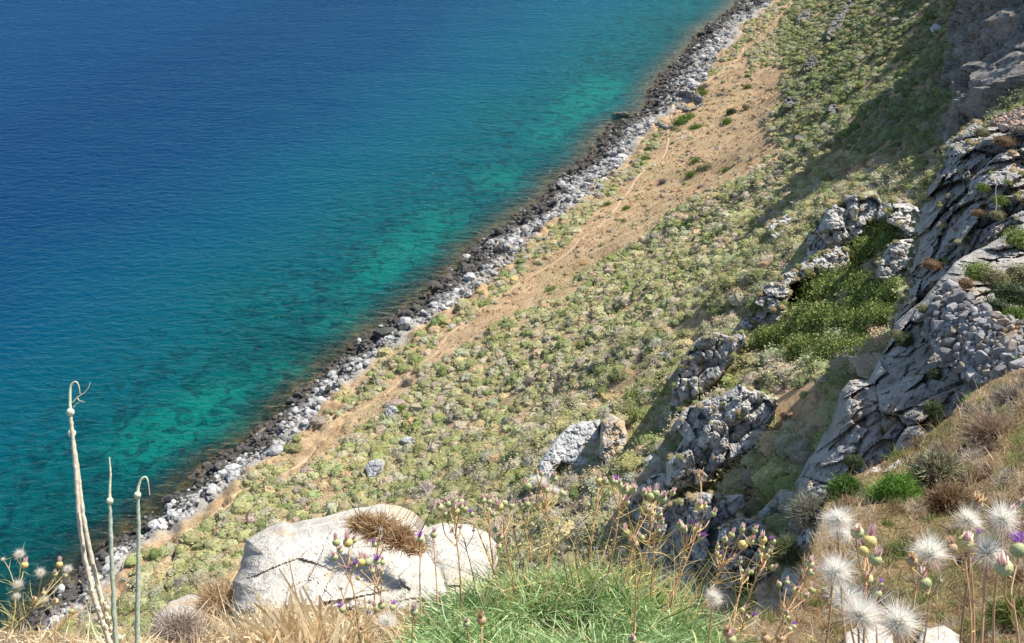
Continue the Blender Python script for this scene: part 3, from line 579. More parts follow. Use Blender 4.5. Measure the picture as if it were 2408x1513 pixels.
def t_ledge(px, py):
    px = np.asarray(px, float); py = np.asarray(py, float); t = t7(px, py); b = W(px, py, t)
    return t*(1-.035*fbm(np.stack([px, py, px*0], -1)/120, 3, 81)-.02*fbm(np.stack([px, py, px*0], -1)/28, 3, 82))
o7, _ = crag('ledge', ledge_poly, None, None, .2, L=0, mat=M_ledge, seed=63, edge=12, tfun=t_ledge, back=5, step=7, edgeamp=7)
o7['kind'] = 'structure'; tag(o7, 'dry grassy ledge in the foreground at the cliff top')

# foreground boulders
def slabt(tt0, tt1, y0, y1): return lambda X, Y: tt0+(tt1-tt0)*(Y-y0)/(y1-y0)
big_poly = [(540, 1450), (548, 1370), (565, 1320), (580, 1270), (620, 1245), (660, 1231), (740, 1222), (820, 1209), (880, 1206), (940, 1215), (975, 1238), (1000, 1262), (1010, 1300), (1060, 1350), (1080, 1400), (1000, 1460), (850, 1500), (700, 1500), (600, 1490)]
ob, dB = crag('boulder', big_poly, 'large sunlit white boulder with a dry brown tuft growing on top', 'boulder', .6, L=.8, amp=.13, mat=M_boulder, seed=64, edge=95, tfun=slabt(.0025, .0020, 1210, 1500), back=1.0, step=3, edgeamp=8)
crag('boulder', [(985, 1250), (1010, 1238), (1040, 1229), (1100, 1235), (1145, 1255), (1166, 1285), (1165, 1330), (1150, 1400), (1060, 1420), (1020, 1370), (1000, 1310)], 'smaller white boulder leaning against the right side of the large white boulder', 'boulder', .3, L=.5, amp=.16, mat=M_boulder, seed=65, edge=45, tfun=slabt(.0027, .0022, 1230, 1400), back=.8, step=3, edgeamp=5)
crag('boulder', [(355, 1500), (375, 1440), (400, 1415), (440, 1398), (480, 1402), (512, 1425), (525, 1470), (520, 1530), (430, 1560), (370, 1550)], 'small white boulder with orange stain behind dry twigs at bottom left', 'boulder', .2, L=.35, amp=.15, mat=M_boulder, seed=66, edge=30, tfun=slabt(.0027, .0021, 1400, 1560), back=.7, step=3, edgeamp=4)
for pl, lb, t0_, t1_ in [([(2030, 1120), (2050, 1100), (2080, 1095), (2100, 1108), (2090, 1130), (2050, 1135)], 'small pale boulder behind the bright green bush', .0084, .0076),
             ([(2075, 1112), (2110, 1082), (2150, 1070), (2175, 1060), (2170, 1085), (2120, 1108)], 'pale stone ledge edge above the bright green bush', .0083, .0078),
             ([(1975, 1530), (1990, 1490), (2040, 1478), (2090, 1490), (2110, 1530)], 'pale stone under the white thistle heads at the bottom edge', .0019, .0017),
             ([(2150, 1530), (2170, 1480), (2220, 1470), (2262, 1500), (2265, 1540)], 'bleached stone in dry grass at the bottom right edge', .0019, .0017)]:
    A_ = np.array(pl); crag('boulder', pl, lb, 'boulder', .12, L=.3, amp=.15, mat=M_boulder, seed=70+len(CR), edge=12, tfun=slabt(t0_*.96, t1_*.96, A_[:, 1].min(), A_[:, 1].max()), back=.5, step=3, edgeamp=3)

# ---------------------------------------------------------------- walls
def rubble_wall(poly, tf, label, size, n, name='stone_wall', seedw=5, colr=((1., 1., 1.02), (1.15, 1.0, .85)), thick=.6):
    r_ = np.random.default_rng(seedw); A = np.array(poly, float); x0, y0 = A.min(0); x1, y1 = A.max(0); pts = []
    tries = 0
    while len(pts) < n and tries < 60000:
        tries += 1; p_ = (r_.uniform(x0, x1), r_.uniform(y0, y1)); s_ = size*float(np.exp(r_.normal(-.15, .38)))
        if not inpoly(np.array([p_[0]]), np.array([p_[1]]), poly)[0]: continue
        if all((p_[0]-a)**2+(p_[1]-b)**2 > ((s_+c)*.31)**2 for a, b, c in pts): pts.append((p_[0], p_[1], s_))
    root = empty(name, W(A[:, 0].mean(), A[:, 1].max(), float(tf(A[:, 0].mean(), A[:, 1].max()))))
    tag(root, label, 'wall'); og = np.array(root.location); ac = Acc()
    for a, b, s_ in pts:
        V, Fc = PROTOW[r_.integers(8)]; tt_ = float(tf(a, b)); c_ = W(a, b, tt_); m_ = s_*tt_*.5; g = r_.uniform(.6, 1.25); cw = np.array(colr[int(r_.random() < .28)])*g
        ac.add((V*[m_*r_.uniform(.9, 1.4), m_*1.1, m_*1.1*r_.uniform(.85, 1.2)])@rotm(r_.uniform(0, 6.28)).T+c_, Fc, cw)
    ac.mk('stones', M_wall, False, root, og)
    c_, _ = crag('mortar_core', poly, None, None, .05, L=.3, amp=.25, mat=mat_rock('wall_core', .3, light=(.22, .2, .19), dark=(.06, .055, .05)), seed=seedw, edge=8, tfun=lambda X, Y: np.array([float(tf(a, b)) for a, b in zip(X, Y)])+.02/2500, back=thick, step=5, edgeamp=3)
    c_.parent = root; c_.location = c_.location-root.location
    return root
f6 = lambda a, b: t6(np.array([float(a)]), np.array([float(b)]))[0]*.972-.0001
rubble_wall([(2170, 790), (2198, 700), (2215, 668), (2240, 655), (2262, 690), (2300, 715), (2350, 745), (2420, 760), (2500, 780), (2480, 860), (2400, 880), (2330, 905), (2270, 890), (2225, 840)], f6, 'rough rubble retaining wall of grey stones on the near cliff', 25, 640, seedw=6)
ftop = lambda a, b: t5(np.array([float(a)]), np.array([float(b)]))[0]*.96
rubble_wall([(2322, 288), (2350, 272), (2408, 252), (2520, 240), (2520, 300), (2408, 305), (2350, 300)], ftop, 'ruined reddish masonry wall on the cliff crest at the right edge', 9, 260, seedw=7, colr=((1.2, 1., .85), (1.5, 1.05, .8)))
def low_wall(pl, hgt, label, seedw, wdt=.5):
    r_ = np.random.default_rng(seedw); tt_ = hit([a for a, b in pl], [b for a, b in pl]); P = spline(W([a for a, b in pl], [b for a, b in pl], tt_), 10); root = empty('stone_wall', P[0]); tag(root, label, 'wall'); ac = Acc(); og = P[0]
    for i in range(len(P)-1):
        for k_ in range(int(3*hgt/.35)+3):
            c_ = P[i]+(P[i+1]-P[i])*r_.random(); zz_ = r_.uniform(0, hgt); c_ = c_+[r_.uniform(-wdt, wdt)*.5, r_.uniform(-wdt, wdt)*.5, 0]; c_[2] = H(np.array([c_[0]]), np.array([c_[1]]))[0]+zz_
            V, Fc = PROTO1[r_.integers(10)]; ac.add((V*r_.uniform(.18, .34))@rotm(r_.uniform(0, 6)).T+c_, Fc, np.array([1., .98, .95])*r_.uniform(.5, 1.25))
    ac.mk('stones', M_wall, False, root, og); return root
low_wall([(1590, 232), (1604, 228), (1625, 234), (1650, 246)], 1.7, 'ruined dark stone enclosure wall beside the footpath near the shore', 8, .6)
low_wall([(1594, 252), (1610, 262), (1630, 262), (1650, 250)], .7, 'low stone wall closing the ruined enclosure beside the footpath', 9)
low_wall([(1535, 290), (1552, 296), (1568, 304), (1580, 302)], .5, 'short whitish dry stone wall crossing down to the shore rocks', 10)
# sea rock
crag('sea_rock', [(1436, 270), (1440, 264), (1456, 264), (1472, 262), (1482, 270), (1474, 277), (1452, 282), (1440, 278)], 'lone dark flat rock standing in the water off the shore', 'rock', .9, .0, .9, .5, seed=90, edge=6, edgeamp=1, step=1.5, t0=float(hit([1455], [281])[0]), back=2.5,
     mat=mat_rock('wet_rock', 1., light=(.22, .21, .16), dark=(.07, .07, .06)))

# ---------------------------------------------------------------- scrub
def leafy(nleaf, seed, core=1, lsz=.2, squash=.62):
    """unit bush: lumpy core + leaf triangles, returns V, F, shade(0 core/1 leaf)"""
    r_ = np.random.default_rng(seed); V, Fc = ico(core); V = V*(1+.25*vnoise(V*1.9+seed, seed))[:, None]*.82; V = V[:]; V[:, 2] = np.maximum(V[:, 2], -.2)
    d = r_.normal(size=(nleaf, 3)); d /= np.linalg.norm(d, axis=1, keepdims=True); d[:, 2] = np.abs(d[:, 2])*1.0-.08
    rr = (.78+.36*r_.random(nleaf))*(1+.25*vnoise(d*1.9+seed, seed)); c_ = d*rr[:, None]
    a = r_.normal(size=(nleaf, 3)); a /= np.linalg.norm(a, axis=1, keepdims=True); b = np.cross(a, r_.normal(size=(nleaf, 3))); b /= np.linalg.norm(b, axis=1, keepdims=True)
    a = a-.35*(a*d).sum(1, keepdims=True)*d; b = b-.35*(b*d).sum(1, keepdims=True)*d; a = a*.8+d*.42; s_ = lsz*(.6+.8*r_.random(nleaf))[:, None]
    T = np.stack([c_-b*s_*.6, c_+b*s_*.6, c_+a*s_*1.5], 1).reshape(-1, 3)
    Vt = np.concatenate([V, T]); Ft = np.concatenate([Fc, len(V)+np.arange(nleaf*3).reshape(-1, 3)]); Vt[:, 2] *= squash
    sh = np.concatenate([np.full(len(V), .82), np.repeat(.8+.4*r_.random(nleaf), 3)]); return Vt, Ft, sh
BF = [leafy(60, 300+i, 1, .165) for i in range(8)]; BN = [leafy(260, 340+i, 1, .10) for i in range(6)]
hollow = [(1880, 680), (1960, 640), (2020, 600), (2060, 540), (2130, 540), (2100, 620), (2130, 660), (2110, 740), (2070, 850), (1960, 870), (1850, 860), (1760, 840), (1790, 780)]
tan_regs = [[(1850, 20), (1750, 110), (1685, 170), (1590, 230), (1560, 300), (1530, 390), (1450, 450), (1320, 580), (1270, 640), (1400, 635), (1490, 575), (1570, 520), (1650, 460), (1750, 420), (1845, 350), (1800, 300), (1835, 230), (1850, 160), (1800, 150), (1765, 180), (1760, 130), (1875, 10)],
            [(1290, 620), (1200, 680), (1050, 790), (1000, 860), (1080, 830), (1180, 750), (1260, 722), (1340, 690), (1380, 660), (1330, 640)],
            [(990, 870), (880, 935), (760, 995), (690, 1070), (660, 1125), (700, 1120), (750, 1080), (820, 1030), (900, 975), (985, 905)],
            [(1800, 905), (1965, 930), (1960, 1010), (1850, 1020), (1820, 950)], [(1430, 900), (1500, 880), (1485, 945), (1400, 965)]]
KIND = [np.array([.265, .27, .115]), np.array([.345, .33, .165]), np.array([.19, .22, .08]), np.array([.40, .355, .24]), np.array([.36, .31, .225]), np.array([.44, .34, .19]), np.array([.34, .325, .19])]
N0 = 66000; s_r = rng.uniform(-150, 235, N0); d_r = rng.uniform(4.5, 104, N0); x_, y_ = xy(s_r, d_r); z_ = H(x_, y_); px, py, tt = proj(np.c_[x_, y_, z_])
pt = np.min(np.hypot(x_[:, None]-path_xy[None, ::4, 0], y_[:, None]-path_xy[None, ::4, 1]), 1)
P3 = np.c_[x_, y_, z_*0]; nA = fbm(P3/14, 3, 91); nB = fbm(P3/5, 3, 92); nC = fbm(P3/30, 2, 93)
intan = np.zeros(N0, bool)
jx = px+18*nB; jy = py+12*nA
for pl in tan_regs: intan |= inpoly(jx, jy, pl)
dens = np.where(d_r > bw(s_r)+7+5*nA, 1, ss(0, 4, d_r-bw(s_r)+2*nB)*.75); dens = np.where(intan, .12+.25*(nB > .38), dens); dens = dens*(pt > .9+.2*nB)
dens *= 1-.75*((nB < -.30) & (nA < 0))
dens = np.where(inpoly(px, py, hollow), dens*.12, dens)
ok = (rng.random(N0) < dens) & (px > -250) & (px < 2650) & (py > -150) & (py < 1620)
idx = np.where(ok)[0]; acc = Acc(); print('scrub bushes', len(idx))
for j in idx:
    near_ = tt[j] < .052; V, Fc, sh = (BN if near_ else BF)[rng.integers(6)]
    greyness = .32+.5*ss(-.1, .45, nA[j])+.22*math.exp(-((px[j]-1350)/280)**2-((py[j]-960)/160)**2); u = rng.random()
    if u < greyness*.5: kc = KIND[3+int(rng.random() < .45)]
    elif u < greyness*.5+.10: kc = KIND[5]
    elif u < .62: kc = KIND[1]
    elif u < .86: kc = KIND[0]
    elif u < .93: kc = KIND[6]
    else: kc = KIND[2]
    if intan[j] and rng.random() < .7: kc = [np.array([.36, .24, .13]), np.array([.42, .30, .18]), np.array([.33, .27, .20])][rng.integers(3)]; near_ = False; V, Fc, sh = BF[rng.integers(6)]
    if px[j] > 1830 and py[j] < 360: kc = kc*np.array([.66, .74, .64])  # darker green upper slope, with the cliff's shade also painted into the colour
    rr = float(np.exp(rng.normal(-.42, .42)))*(1.0 if not intan[j] else .62)*(1.12 if near_ else 1); rr = min(rr, 1.5); a = rng.uniform(0, 6.28)
    s3 = np.array([rr*rng.uniform(.85, 1.3), rr, rr*rng.uniform(.75, 1.15)]); shc = sh*rng.uniform(.8, 1.2)
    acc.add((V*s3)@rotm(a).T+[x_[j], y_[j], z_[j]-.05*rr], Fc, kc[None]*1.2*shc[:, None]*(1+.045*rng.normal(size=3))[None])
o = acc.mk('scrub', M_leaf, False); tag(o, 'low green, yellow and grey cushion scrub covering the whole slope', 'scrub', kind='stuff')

# plants growing in the cracks of the crags
acc = Acc()
for (X, Y, T, e, nm, VV) in list(CR.values()):
    if nm not in ('rock_outcrop', 'cliff') or T.min() < .0085: continue
    near6 = T.mean() < .03; ar = (X.max()-X.min())*(Y.max()-Y.min()); m_ = np.where((X < 2450) & ((e < 9) | (np.abs(vnoise(np.stack([X, Y, X*0], -1)/22, 5)) < .08)))[0]
    if len(m_) == 0: continue
    for j in rng.choice(m_, int(min(len(m_), ar/(900 if near6 else 420)))):
        V, Fc, sh = BN[rng.integers(6)]; r_px = rng.uniform(4, 11)*(1.2 if near6 else 1.); c_ = W(X[j], Y[j], T[j]); kc = [KIND[0], KIND[1], KIND[3], KIND[5], KIND[2], KIND[5]*.8][rng.integers(6)]
        acc.add(V*(r_px*T[j])+c_, Fc, kc[None]*sh[:, None])
o = acc.mk('rock_plants', M_leaf, False); tag(o, 'green and dry brown tufts growing in cracks and edges of the crags', 'plants', kind='stuff')

# tufts of dry grass on the tan parts of the slope
NG = 26000; s_r = rng.uniform(-130, 235, NG); d_r = rng.uniform(11.5, 80, NG); x_, y_ = xy(s_r, d_r); px, py, tt = proj(np.c_[x_, y_, H0(x_, y_)]); it = np.zeros(NG, bool)
for pl in tan_regs: it |= inpoly(px, py, pl)
it |= (d_r < 26) & (rng.random(NG) < .7); it |= rng.random(NG) < .12; it &= (px > -100) & (px < 2500)
x_, y_ = x_[it], y_[it]; b_ = np.c_[x_, y_, H(x_, y_)]; b_ = np.repeat(b_, 3, 0)+rng.normal(size=(len(x_)*3, 3))*[.3, .3, 0]; n = len(b_)
V, Q = ribbons(b_, rng.normal(size=(n, 3))*[.5, .5, .1]+[0, 0, .8], rng.uniform(.15, .45, n), rng.uniform(.10, .26, n), rng.normal(size=(n, 3))*.2, 1)
cc = np.array([[.50, .34, .18], [.58, .43, .25], [.38, .24, .13], [.45, .33, .22]])[rng.integers(0, 4, n)]*rng.uniform(.75, 1.2, (n, 1))
o = mk('dry_grass', V, [Q], M_leaf, np.repeat(cc, 4, 0), False); tag(o, 'tan dry grass on the open parts of the slope', 'grass', kind='stuff')

# ---------------------------------------------------------------- individual shrubs
def shrub_proto(name, nleaf, seed, colA, colB, lsz, squash, core=2):
    V, Fc, sh = leafy(nleaf, seed, core, lsz, squash); r_ = np.random.default_rng(seed); nc = len(ico(core)[0])
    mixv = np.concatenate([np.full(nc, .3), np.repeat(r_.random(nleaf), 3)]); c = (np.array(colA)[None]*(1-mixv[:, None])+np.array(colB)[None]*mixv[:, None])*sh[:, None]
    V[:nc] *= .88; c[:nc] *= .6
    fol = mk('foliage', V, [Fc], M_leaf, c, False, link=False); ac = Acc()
    for i in range(9):
        a = r_.uniform(0, 6.28); e_ = r_.uniform(.4, .9); P = spline([(0, 0, -.25), (math.cos(a)*.2*e_, math.sin(a)*.2*e_, .15), (math.cos(a)*.75*e_, math.sin(a)*.75*e_, .55*squash)], 3); v_, q_ = tube(P, np.linspace(.045, .012, len(P)), 5); ac.add(v_, q_, (.16, .12, .09))
    return fol, ac.mk('stem', M_leaf, link=False)
SH = {'green': shrub_proto('g', 900, 401, (.085, .15, .03), (.20, .27, .06), .085, .75), 'lush': shrub_proto('l', 1300, 402, (.13, .19, .045), (.36, .42, .13), .075, .9),
      'grey': shrub_proto('gr', 900, 403, (.18, .155, .135), (.34, .29, .24), .06, .65), 'olive': shrub_proto('o', 900, 404, (.16, .16, .07), (.36, .33, .18), .06, .7), 'brown': shrub_proto('b', 900, 405, (.16, .09, .05), (.38, .25, .14), .055, .7),
      'dark': shrub_proto('d', 900, 406, (.045, .07, .03), (.10, .14, .06), .08, .8)}
def shrub(kind, px, py, rpx, label, group, t=None, name='shrub', sq=1., sink=.25):
    tt_ = float(hit([px], [py])[0]) if t is None else t; c_ = W(px, py, tt_); r = rpx*tt_; root = empty(name, (c_[0], c_[1], c_[2]-sink*r)); tag(root, label, 'shrub', group)
    root.scale = (r, r, r*sq); root.rotation_euler = (0, 0, random.uniform(0, 6.28)); addobj('foliage', SH[kind][0], root); addobj('stem', SH[kind][1], root); return root
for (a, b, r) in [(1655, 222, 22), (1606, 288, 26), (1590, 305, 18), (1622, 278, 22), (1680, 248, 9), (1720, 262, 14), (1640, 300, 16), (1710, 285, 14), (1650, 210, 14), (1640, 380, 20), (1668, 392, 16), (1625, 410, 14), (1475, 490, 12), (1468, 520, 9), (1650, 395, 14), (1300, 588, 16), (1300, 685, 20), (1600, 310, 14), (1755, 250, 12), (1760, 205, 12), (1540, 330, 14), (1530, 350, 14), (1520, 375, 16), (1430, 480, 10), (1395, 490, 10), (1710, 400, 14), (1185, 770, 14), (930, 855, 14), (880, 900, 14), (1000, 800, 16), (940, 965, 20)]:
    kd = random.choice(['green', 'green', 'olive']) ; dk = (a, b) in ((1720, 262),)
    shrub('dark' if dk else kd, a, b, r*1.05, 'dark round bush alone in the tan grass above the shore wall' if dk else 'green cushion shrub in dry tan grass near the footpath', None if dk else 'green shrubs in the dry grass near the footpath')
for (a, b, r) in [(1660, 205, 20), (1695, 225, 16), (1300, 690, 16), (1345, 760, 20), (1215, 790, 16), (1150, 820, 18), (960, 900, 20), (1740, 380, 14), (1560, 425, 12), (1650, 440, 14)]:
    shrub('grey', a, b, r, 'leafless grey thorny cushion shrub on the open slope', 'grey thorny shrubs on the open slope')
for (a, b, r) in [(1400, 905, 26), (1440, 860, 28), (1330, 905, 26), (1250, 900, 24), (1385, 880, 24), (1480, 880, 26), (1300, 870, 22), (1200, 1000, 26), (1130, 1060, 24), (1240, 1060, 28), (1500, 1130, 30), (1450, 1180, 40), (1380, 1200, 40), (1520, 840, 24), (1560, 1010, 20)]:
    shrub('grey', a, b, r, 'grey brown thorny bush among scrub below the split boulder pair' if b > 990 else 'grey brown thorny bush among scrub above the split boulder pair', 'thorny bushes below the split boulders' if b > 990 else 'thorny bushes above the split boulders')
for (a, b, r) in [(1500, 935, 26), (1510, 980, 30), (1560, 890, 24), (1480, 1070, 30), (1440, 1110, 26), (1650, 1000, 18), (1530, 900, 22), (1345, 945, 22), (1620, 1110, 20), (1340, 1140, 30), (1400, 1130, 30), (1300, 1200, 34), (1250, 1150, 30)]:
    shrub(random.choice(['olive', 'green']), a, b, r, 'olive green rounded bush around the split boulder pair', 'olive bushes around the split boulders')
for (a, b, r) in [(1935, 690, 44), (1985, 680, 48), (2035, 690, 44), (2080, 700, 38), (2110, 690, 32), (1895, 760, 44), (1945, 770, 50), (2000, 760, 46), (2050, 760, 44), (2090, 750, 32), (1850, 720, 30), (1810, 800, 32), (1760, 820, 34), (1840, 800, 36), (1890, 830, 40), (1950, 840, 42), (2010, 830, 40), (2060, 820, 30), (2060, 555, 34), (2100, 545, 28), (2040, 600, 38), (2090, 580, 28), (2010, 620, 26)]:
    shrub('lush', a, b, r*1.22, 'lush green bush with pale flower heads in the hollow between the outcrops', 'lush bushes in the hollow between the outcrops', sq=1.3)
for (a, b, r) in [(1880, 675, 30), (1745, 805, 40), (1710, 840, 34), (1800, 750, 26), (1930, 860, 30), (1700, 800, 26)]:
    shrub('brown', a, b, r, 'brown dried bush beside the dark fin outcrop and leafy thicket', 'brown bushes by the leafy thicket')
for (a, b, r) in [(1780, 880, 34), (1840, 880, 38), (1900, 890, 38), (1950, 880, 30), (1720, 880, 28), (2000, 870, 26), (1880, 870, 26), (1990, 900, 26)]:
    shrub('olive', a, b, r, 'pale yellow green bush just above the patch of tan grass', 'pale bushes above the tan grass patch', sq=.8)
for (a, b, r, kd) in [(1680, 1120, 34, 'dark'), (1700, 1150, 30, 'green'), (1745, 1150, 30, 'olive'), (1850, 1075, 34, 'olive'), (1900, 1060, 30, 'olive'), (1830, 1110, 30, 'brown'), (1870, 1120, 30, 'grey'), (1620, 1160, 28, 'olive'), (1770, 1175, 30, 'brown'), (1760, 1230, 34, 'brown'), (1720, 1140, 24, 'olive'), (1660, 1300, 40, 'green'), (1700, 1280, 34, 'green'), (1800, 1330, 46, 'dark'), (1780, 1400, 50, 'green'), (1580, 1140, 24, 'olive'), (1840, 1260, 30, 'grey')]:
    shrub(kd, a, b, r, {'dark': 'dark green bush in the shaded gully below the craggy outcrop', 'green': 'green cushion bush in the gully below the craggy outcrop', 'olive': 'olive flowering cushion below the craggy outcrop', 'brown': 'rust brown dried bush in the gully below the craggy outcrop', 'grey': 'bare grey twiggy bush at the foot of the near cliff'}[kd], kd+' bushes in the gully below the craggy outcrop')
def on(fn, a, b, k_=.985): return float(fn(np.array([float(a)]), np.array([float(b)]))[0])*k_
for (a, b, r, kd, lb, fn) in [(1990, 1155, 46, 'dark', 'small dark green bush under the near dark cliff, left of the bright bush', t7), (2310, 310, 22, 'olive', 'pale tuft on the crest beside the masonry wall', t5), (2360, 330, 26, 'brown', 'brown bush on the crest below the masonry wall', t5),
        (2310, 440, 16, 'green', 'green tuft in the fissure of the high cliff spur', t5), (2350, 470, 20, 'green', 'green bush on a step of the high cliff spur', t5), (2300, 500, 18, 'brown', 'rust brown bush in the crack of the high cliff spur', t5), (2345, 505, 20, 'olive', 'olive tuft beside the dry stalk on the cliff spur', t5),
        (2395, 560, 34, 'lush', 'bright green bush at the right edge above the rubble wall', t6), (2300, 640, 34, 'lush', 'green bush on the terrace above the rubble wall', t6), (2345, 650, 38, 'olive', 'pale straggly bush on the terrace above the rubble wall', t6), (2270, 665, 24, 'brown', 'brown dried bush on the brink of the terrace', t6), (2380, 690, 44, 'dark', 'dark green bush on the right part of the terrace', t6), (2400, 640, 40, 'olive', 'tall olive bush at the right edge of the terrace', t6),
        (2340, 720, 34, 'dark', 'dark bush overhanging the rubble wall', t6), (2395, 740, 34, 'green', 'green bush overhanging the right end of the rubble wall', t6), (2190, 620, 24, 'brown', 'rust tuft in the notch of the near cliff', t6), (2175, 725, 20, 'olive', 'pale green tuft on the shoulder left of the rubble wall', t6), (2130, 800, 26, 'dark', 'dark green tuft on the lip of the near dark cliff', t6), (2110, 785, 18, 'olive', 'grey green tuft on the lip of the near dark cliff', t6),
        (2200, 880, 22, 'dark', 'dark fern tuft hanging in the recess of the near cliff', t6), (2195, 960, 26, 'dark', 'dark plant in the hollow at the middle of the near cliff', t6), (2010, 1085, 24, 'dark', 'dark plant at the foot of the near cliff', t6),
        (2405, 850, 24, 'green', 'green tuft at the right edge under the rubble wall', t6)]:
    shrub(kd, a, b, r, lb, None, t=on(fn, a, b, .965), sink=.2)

# ---------------------------------------------------------------- near shrubs of fine blades
def spray(name, cx, cy, rpx, t, n, cols, label, cat='shrub', L=1., wpx=1.6, up=1., flat=1., group=None, wig=.35, seed=0, K=3, spread=1., partname='foliage', mat=None):
    r_ = np.random.default_rng(seed+int(cx)); c_ = W(cx, cy, t); r = rpx*t; d = r_.normal(size=(n, 3)); d /= np.linalg.norm(d, axis=1, keepdims=True); d[:, 2] = np.abs(d[:, 2])*up+.05; d[:, :2] *= spread
    st = d*r_.uniform(.1, .75, (n, 1))*r*[1, 1, flat]; root = empty(name, c_); tag(root, label, cat, group)
    V, Q = ribbons(st, d+r_.normal(size=(n, 3))*.45, r*r_.uniform(.25, .6, n)*L, wpx*t*r_.uniform(.6, 1.4, n), r_.normal(size=(n, 3))*wig+[0, 0, -.1], K)
    cc = np.array(cols)[r_.integers(0, len(cols), n)]*r_.uniform(.7, 1.25, (n, 1)); o = mk(partname, V, [Q], mat or M_leafn, np.repeat(cc, (K+1)*2, 0), False, root); return root
GR = [(.14, .29, .04), (.22, .40, .07), (.09, .18, .03), (.30, .44, .12)]
spray('shrub', 2094, 1222, 84, .0060, 12000, GR, 'bright green feathery bush, the largest on the right-hand ledge', wpx=2.2, up=1.3, flat=1.5, L=.55, seed=1)
spray('shrub', 1985, 1172, 52, .0066, 5000, [(.06, .12, .03), (.10, .19, .04), (.14, .25, .05)], 'darker green feathery bush just left of the bright green bush', L=.55, flat=1.4, wpx=2.2, seed=2)
spray('shrub', 2332, 965, 34, .0086, 2000, GR, 'bright green bush under the rubble wall near the right edge', wpx=2., seed=3)
spray('shrub', 2290, 955, 28, .0088, 1400, GR, 'small green bush under the left end of the rubble wall', wpx=2., seed=4)
spray('shrub', 2200, 1130, 80, .0060, 5200, [(.34, .33, .20), (.26, .28, .15), (.42, .38, .26), (.20, .16, .10)], 'pale sage bush with silvery leaves right of the bright green bush', wpx=3.2, L=.5, seed=5)
spray('shrub', 2230, 1200, 70, .0048, 3500, [(.26, .16, .08), (.34, .24, .13), (.18, .12, .07)], 'brown dried bush below the pale sage bush', wpx=2.4, L=.6, seed=6)
spray('shrub', 2330, 1040, 70, .0068, 3200, [(.38, .28, .19), (.44, .33, .22), (.30, .22, .16)], 'dead twiggy grey bush on the upper right of the ledge', wpx=1.6, L=1., seed=7)
spray('shrub', 2380, 950, 46, .0078, 2200, [(.36, .30, .25), (.27, .21, .17), (.42, .36, .30)], 'bare mauve-grey bush at the right edge under the rubble wall', wpx=1.6, seed=8)
spray('shrub', 1905, 1215, 54, .0078, 3500, [(.36, .33, .29), (.28, .26, .22), (.24, .26, .14)], 'grey leafless twig bush beside the pale tilted slab', wpx=1.5, seed=9)
spray('shrub', 1850, 1310, 46, .0085, 2400, [(.08, .12, .04), (.14, .18, .07), (.2, .2, .12)], 'dull green bush below the grey twig bush', wpx=1.8, seed=10)
spray('shrub', 1995, 1190, 24, .0060, 900, [(.42, .28, .17), (.34, .22, .13)], 'small fawn cushion between the two green feathery bushes', wpx=1.8, seed=11)
spray('shrub', 2120, 1330, 60, .0034, 2600, [(.12, .2, .04), (.2, .26, .08), (.3, .24, .12)], 'thin green tuft behind the right-hand thistle buds', wpx=1.7, seed=12)
spray('shrub', 2385, 1470, 70, .0018, 1300, [(.16, .24, .05), (.3, .33, .10), (.42, .36, .14), (.08, .12, .03)], 'green and yellow wiry tuft in the bottom right corner', wpx=2.6, L=1.4, seed=13)
spray('shrub', 2040, 1430, 60, .0024, 1800, [(.30, .24, .17), (.20, .15, .11), (.36, .30, .22)], 'dead brown twig tuft behind the lowest white thistle heads', wpx=1.5, L=1.2, seed=14)
spray('shrub', 515, 1440, 62, .0024, 1400, [(.55, .38, .20), (.62, .45, .27), (.42, .28, .17)], 'spiky tan dried shrub between the small and large white boulders', wpx=1.6, L=1.5, up=1.3, seed=15)
spray('shrub', 420, 1500, 70, .0019, 1600, [(.42, .36, .31), (.50, .43, .36), (.35, .28, .24)], 'grey tangle of thorny twigs in front of the small white boulder', wpx=1.6, L=1.2, seed=16)
for i_, (a, b, r_px, n_, lb) in enumerate([(850, 1236, 34, 1000, 'brown dried tuft at the upper left end of the tufts on the large boulder'), (895, 1250, 44, 1400, 'largest brown dried tuft on top of the large boulder'), (940, 1272, 40, 1200, 'brown dried tuft just right of the largest one on the boulder'), (980, 1292, 26, 600, 'small brown dried tuft at the lower right end of the tufts on the boulder')]):
    spray('dried_tuft', a, b, r_px, float(on(slabt(.0025, .0020, 1210, 1500), a, b, .935)), n_, [(.42, .26, .13), (.52, .36, .19), (.30, .18, .09), (.64, .48, .28)], lb, 'plant', wpx=2.4, L=1.1, flat=.6, seed=17+i_, spread=1.1, wig=.6)

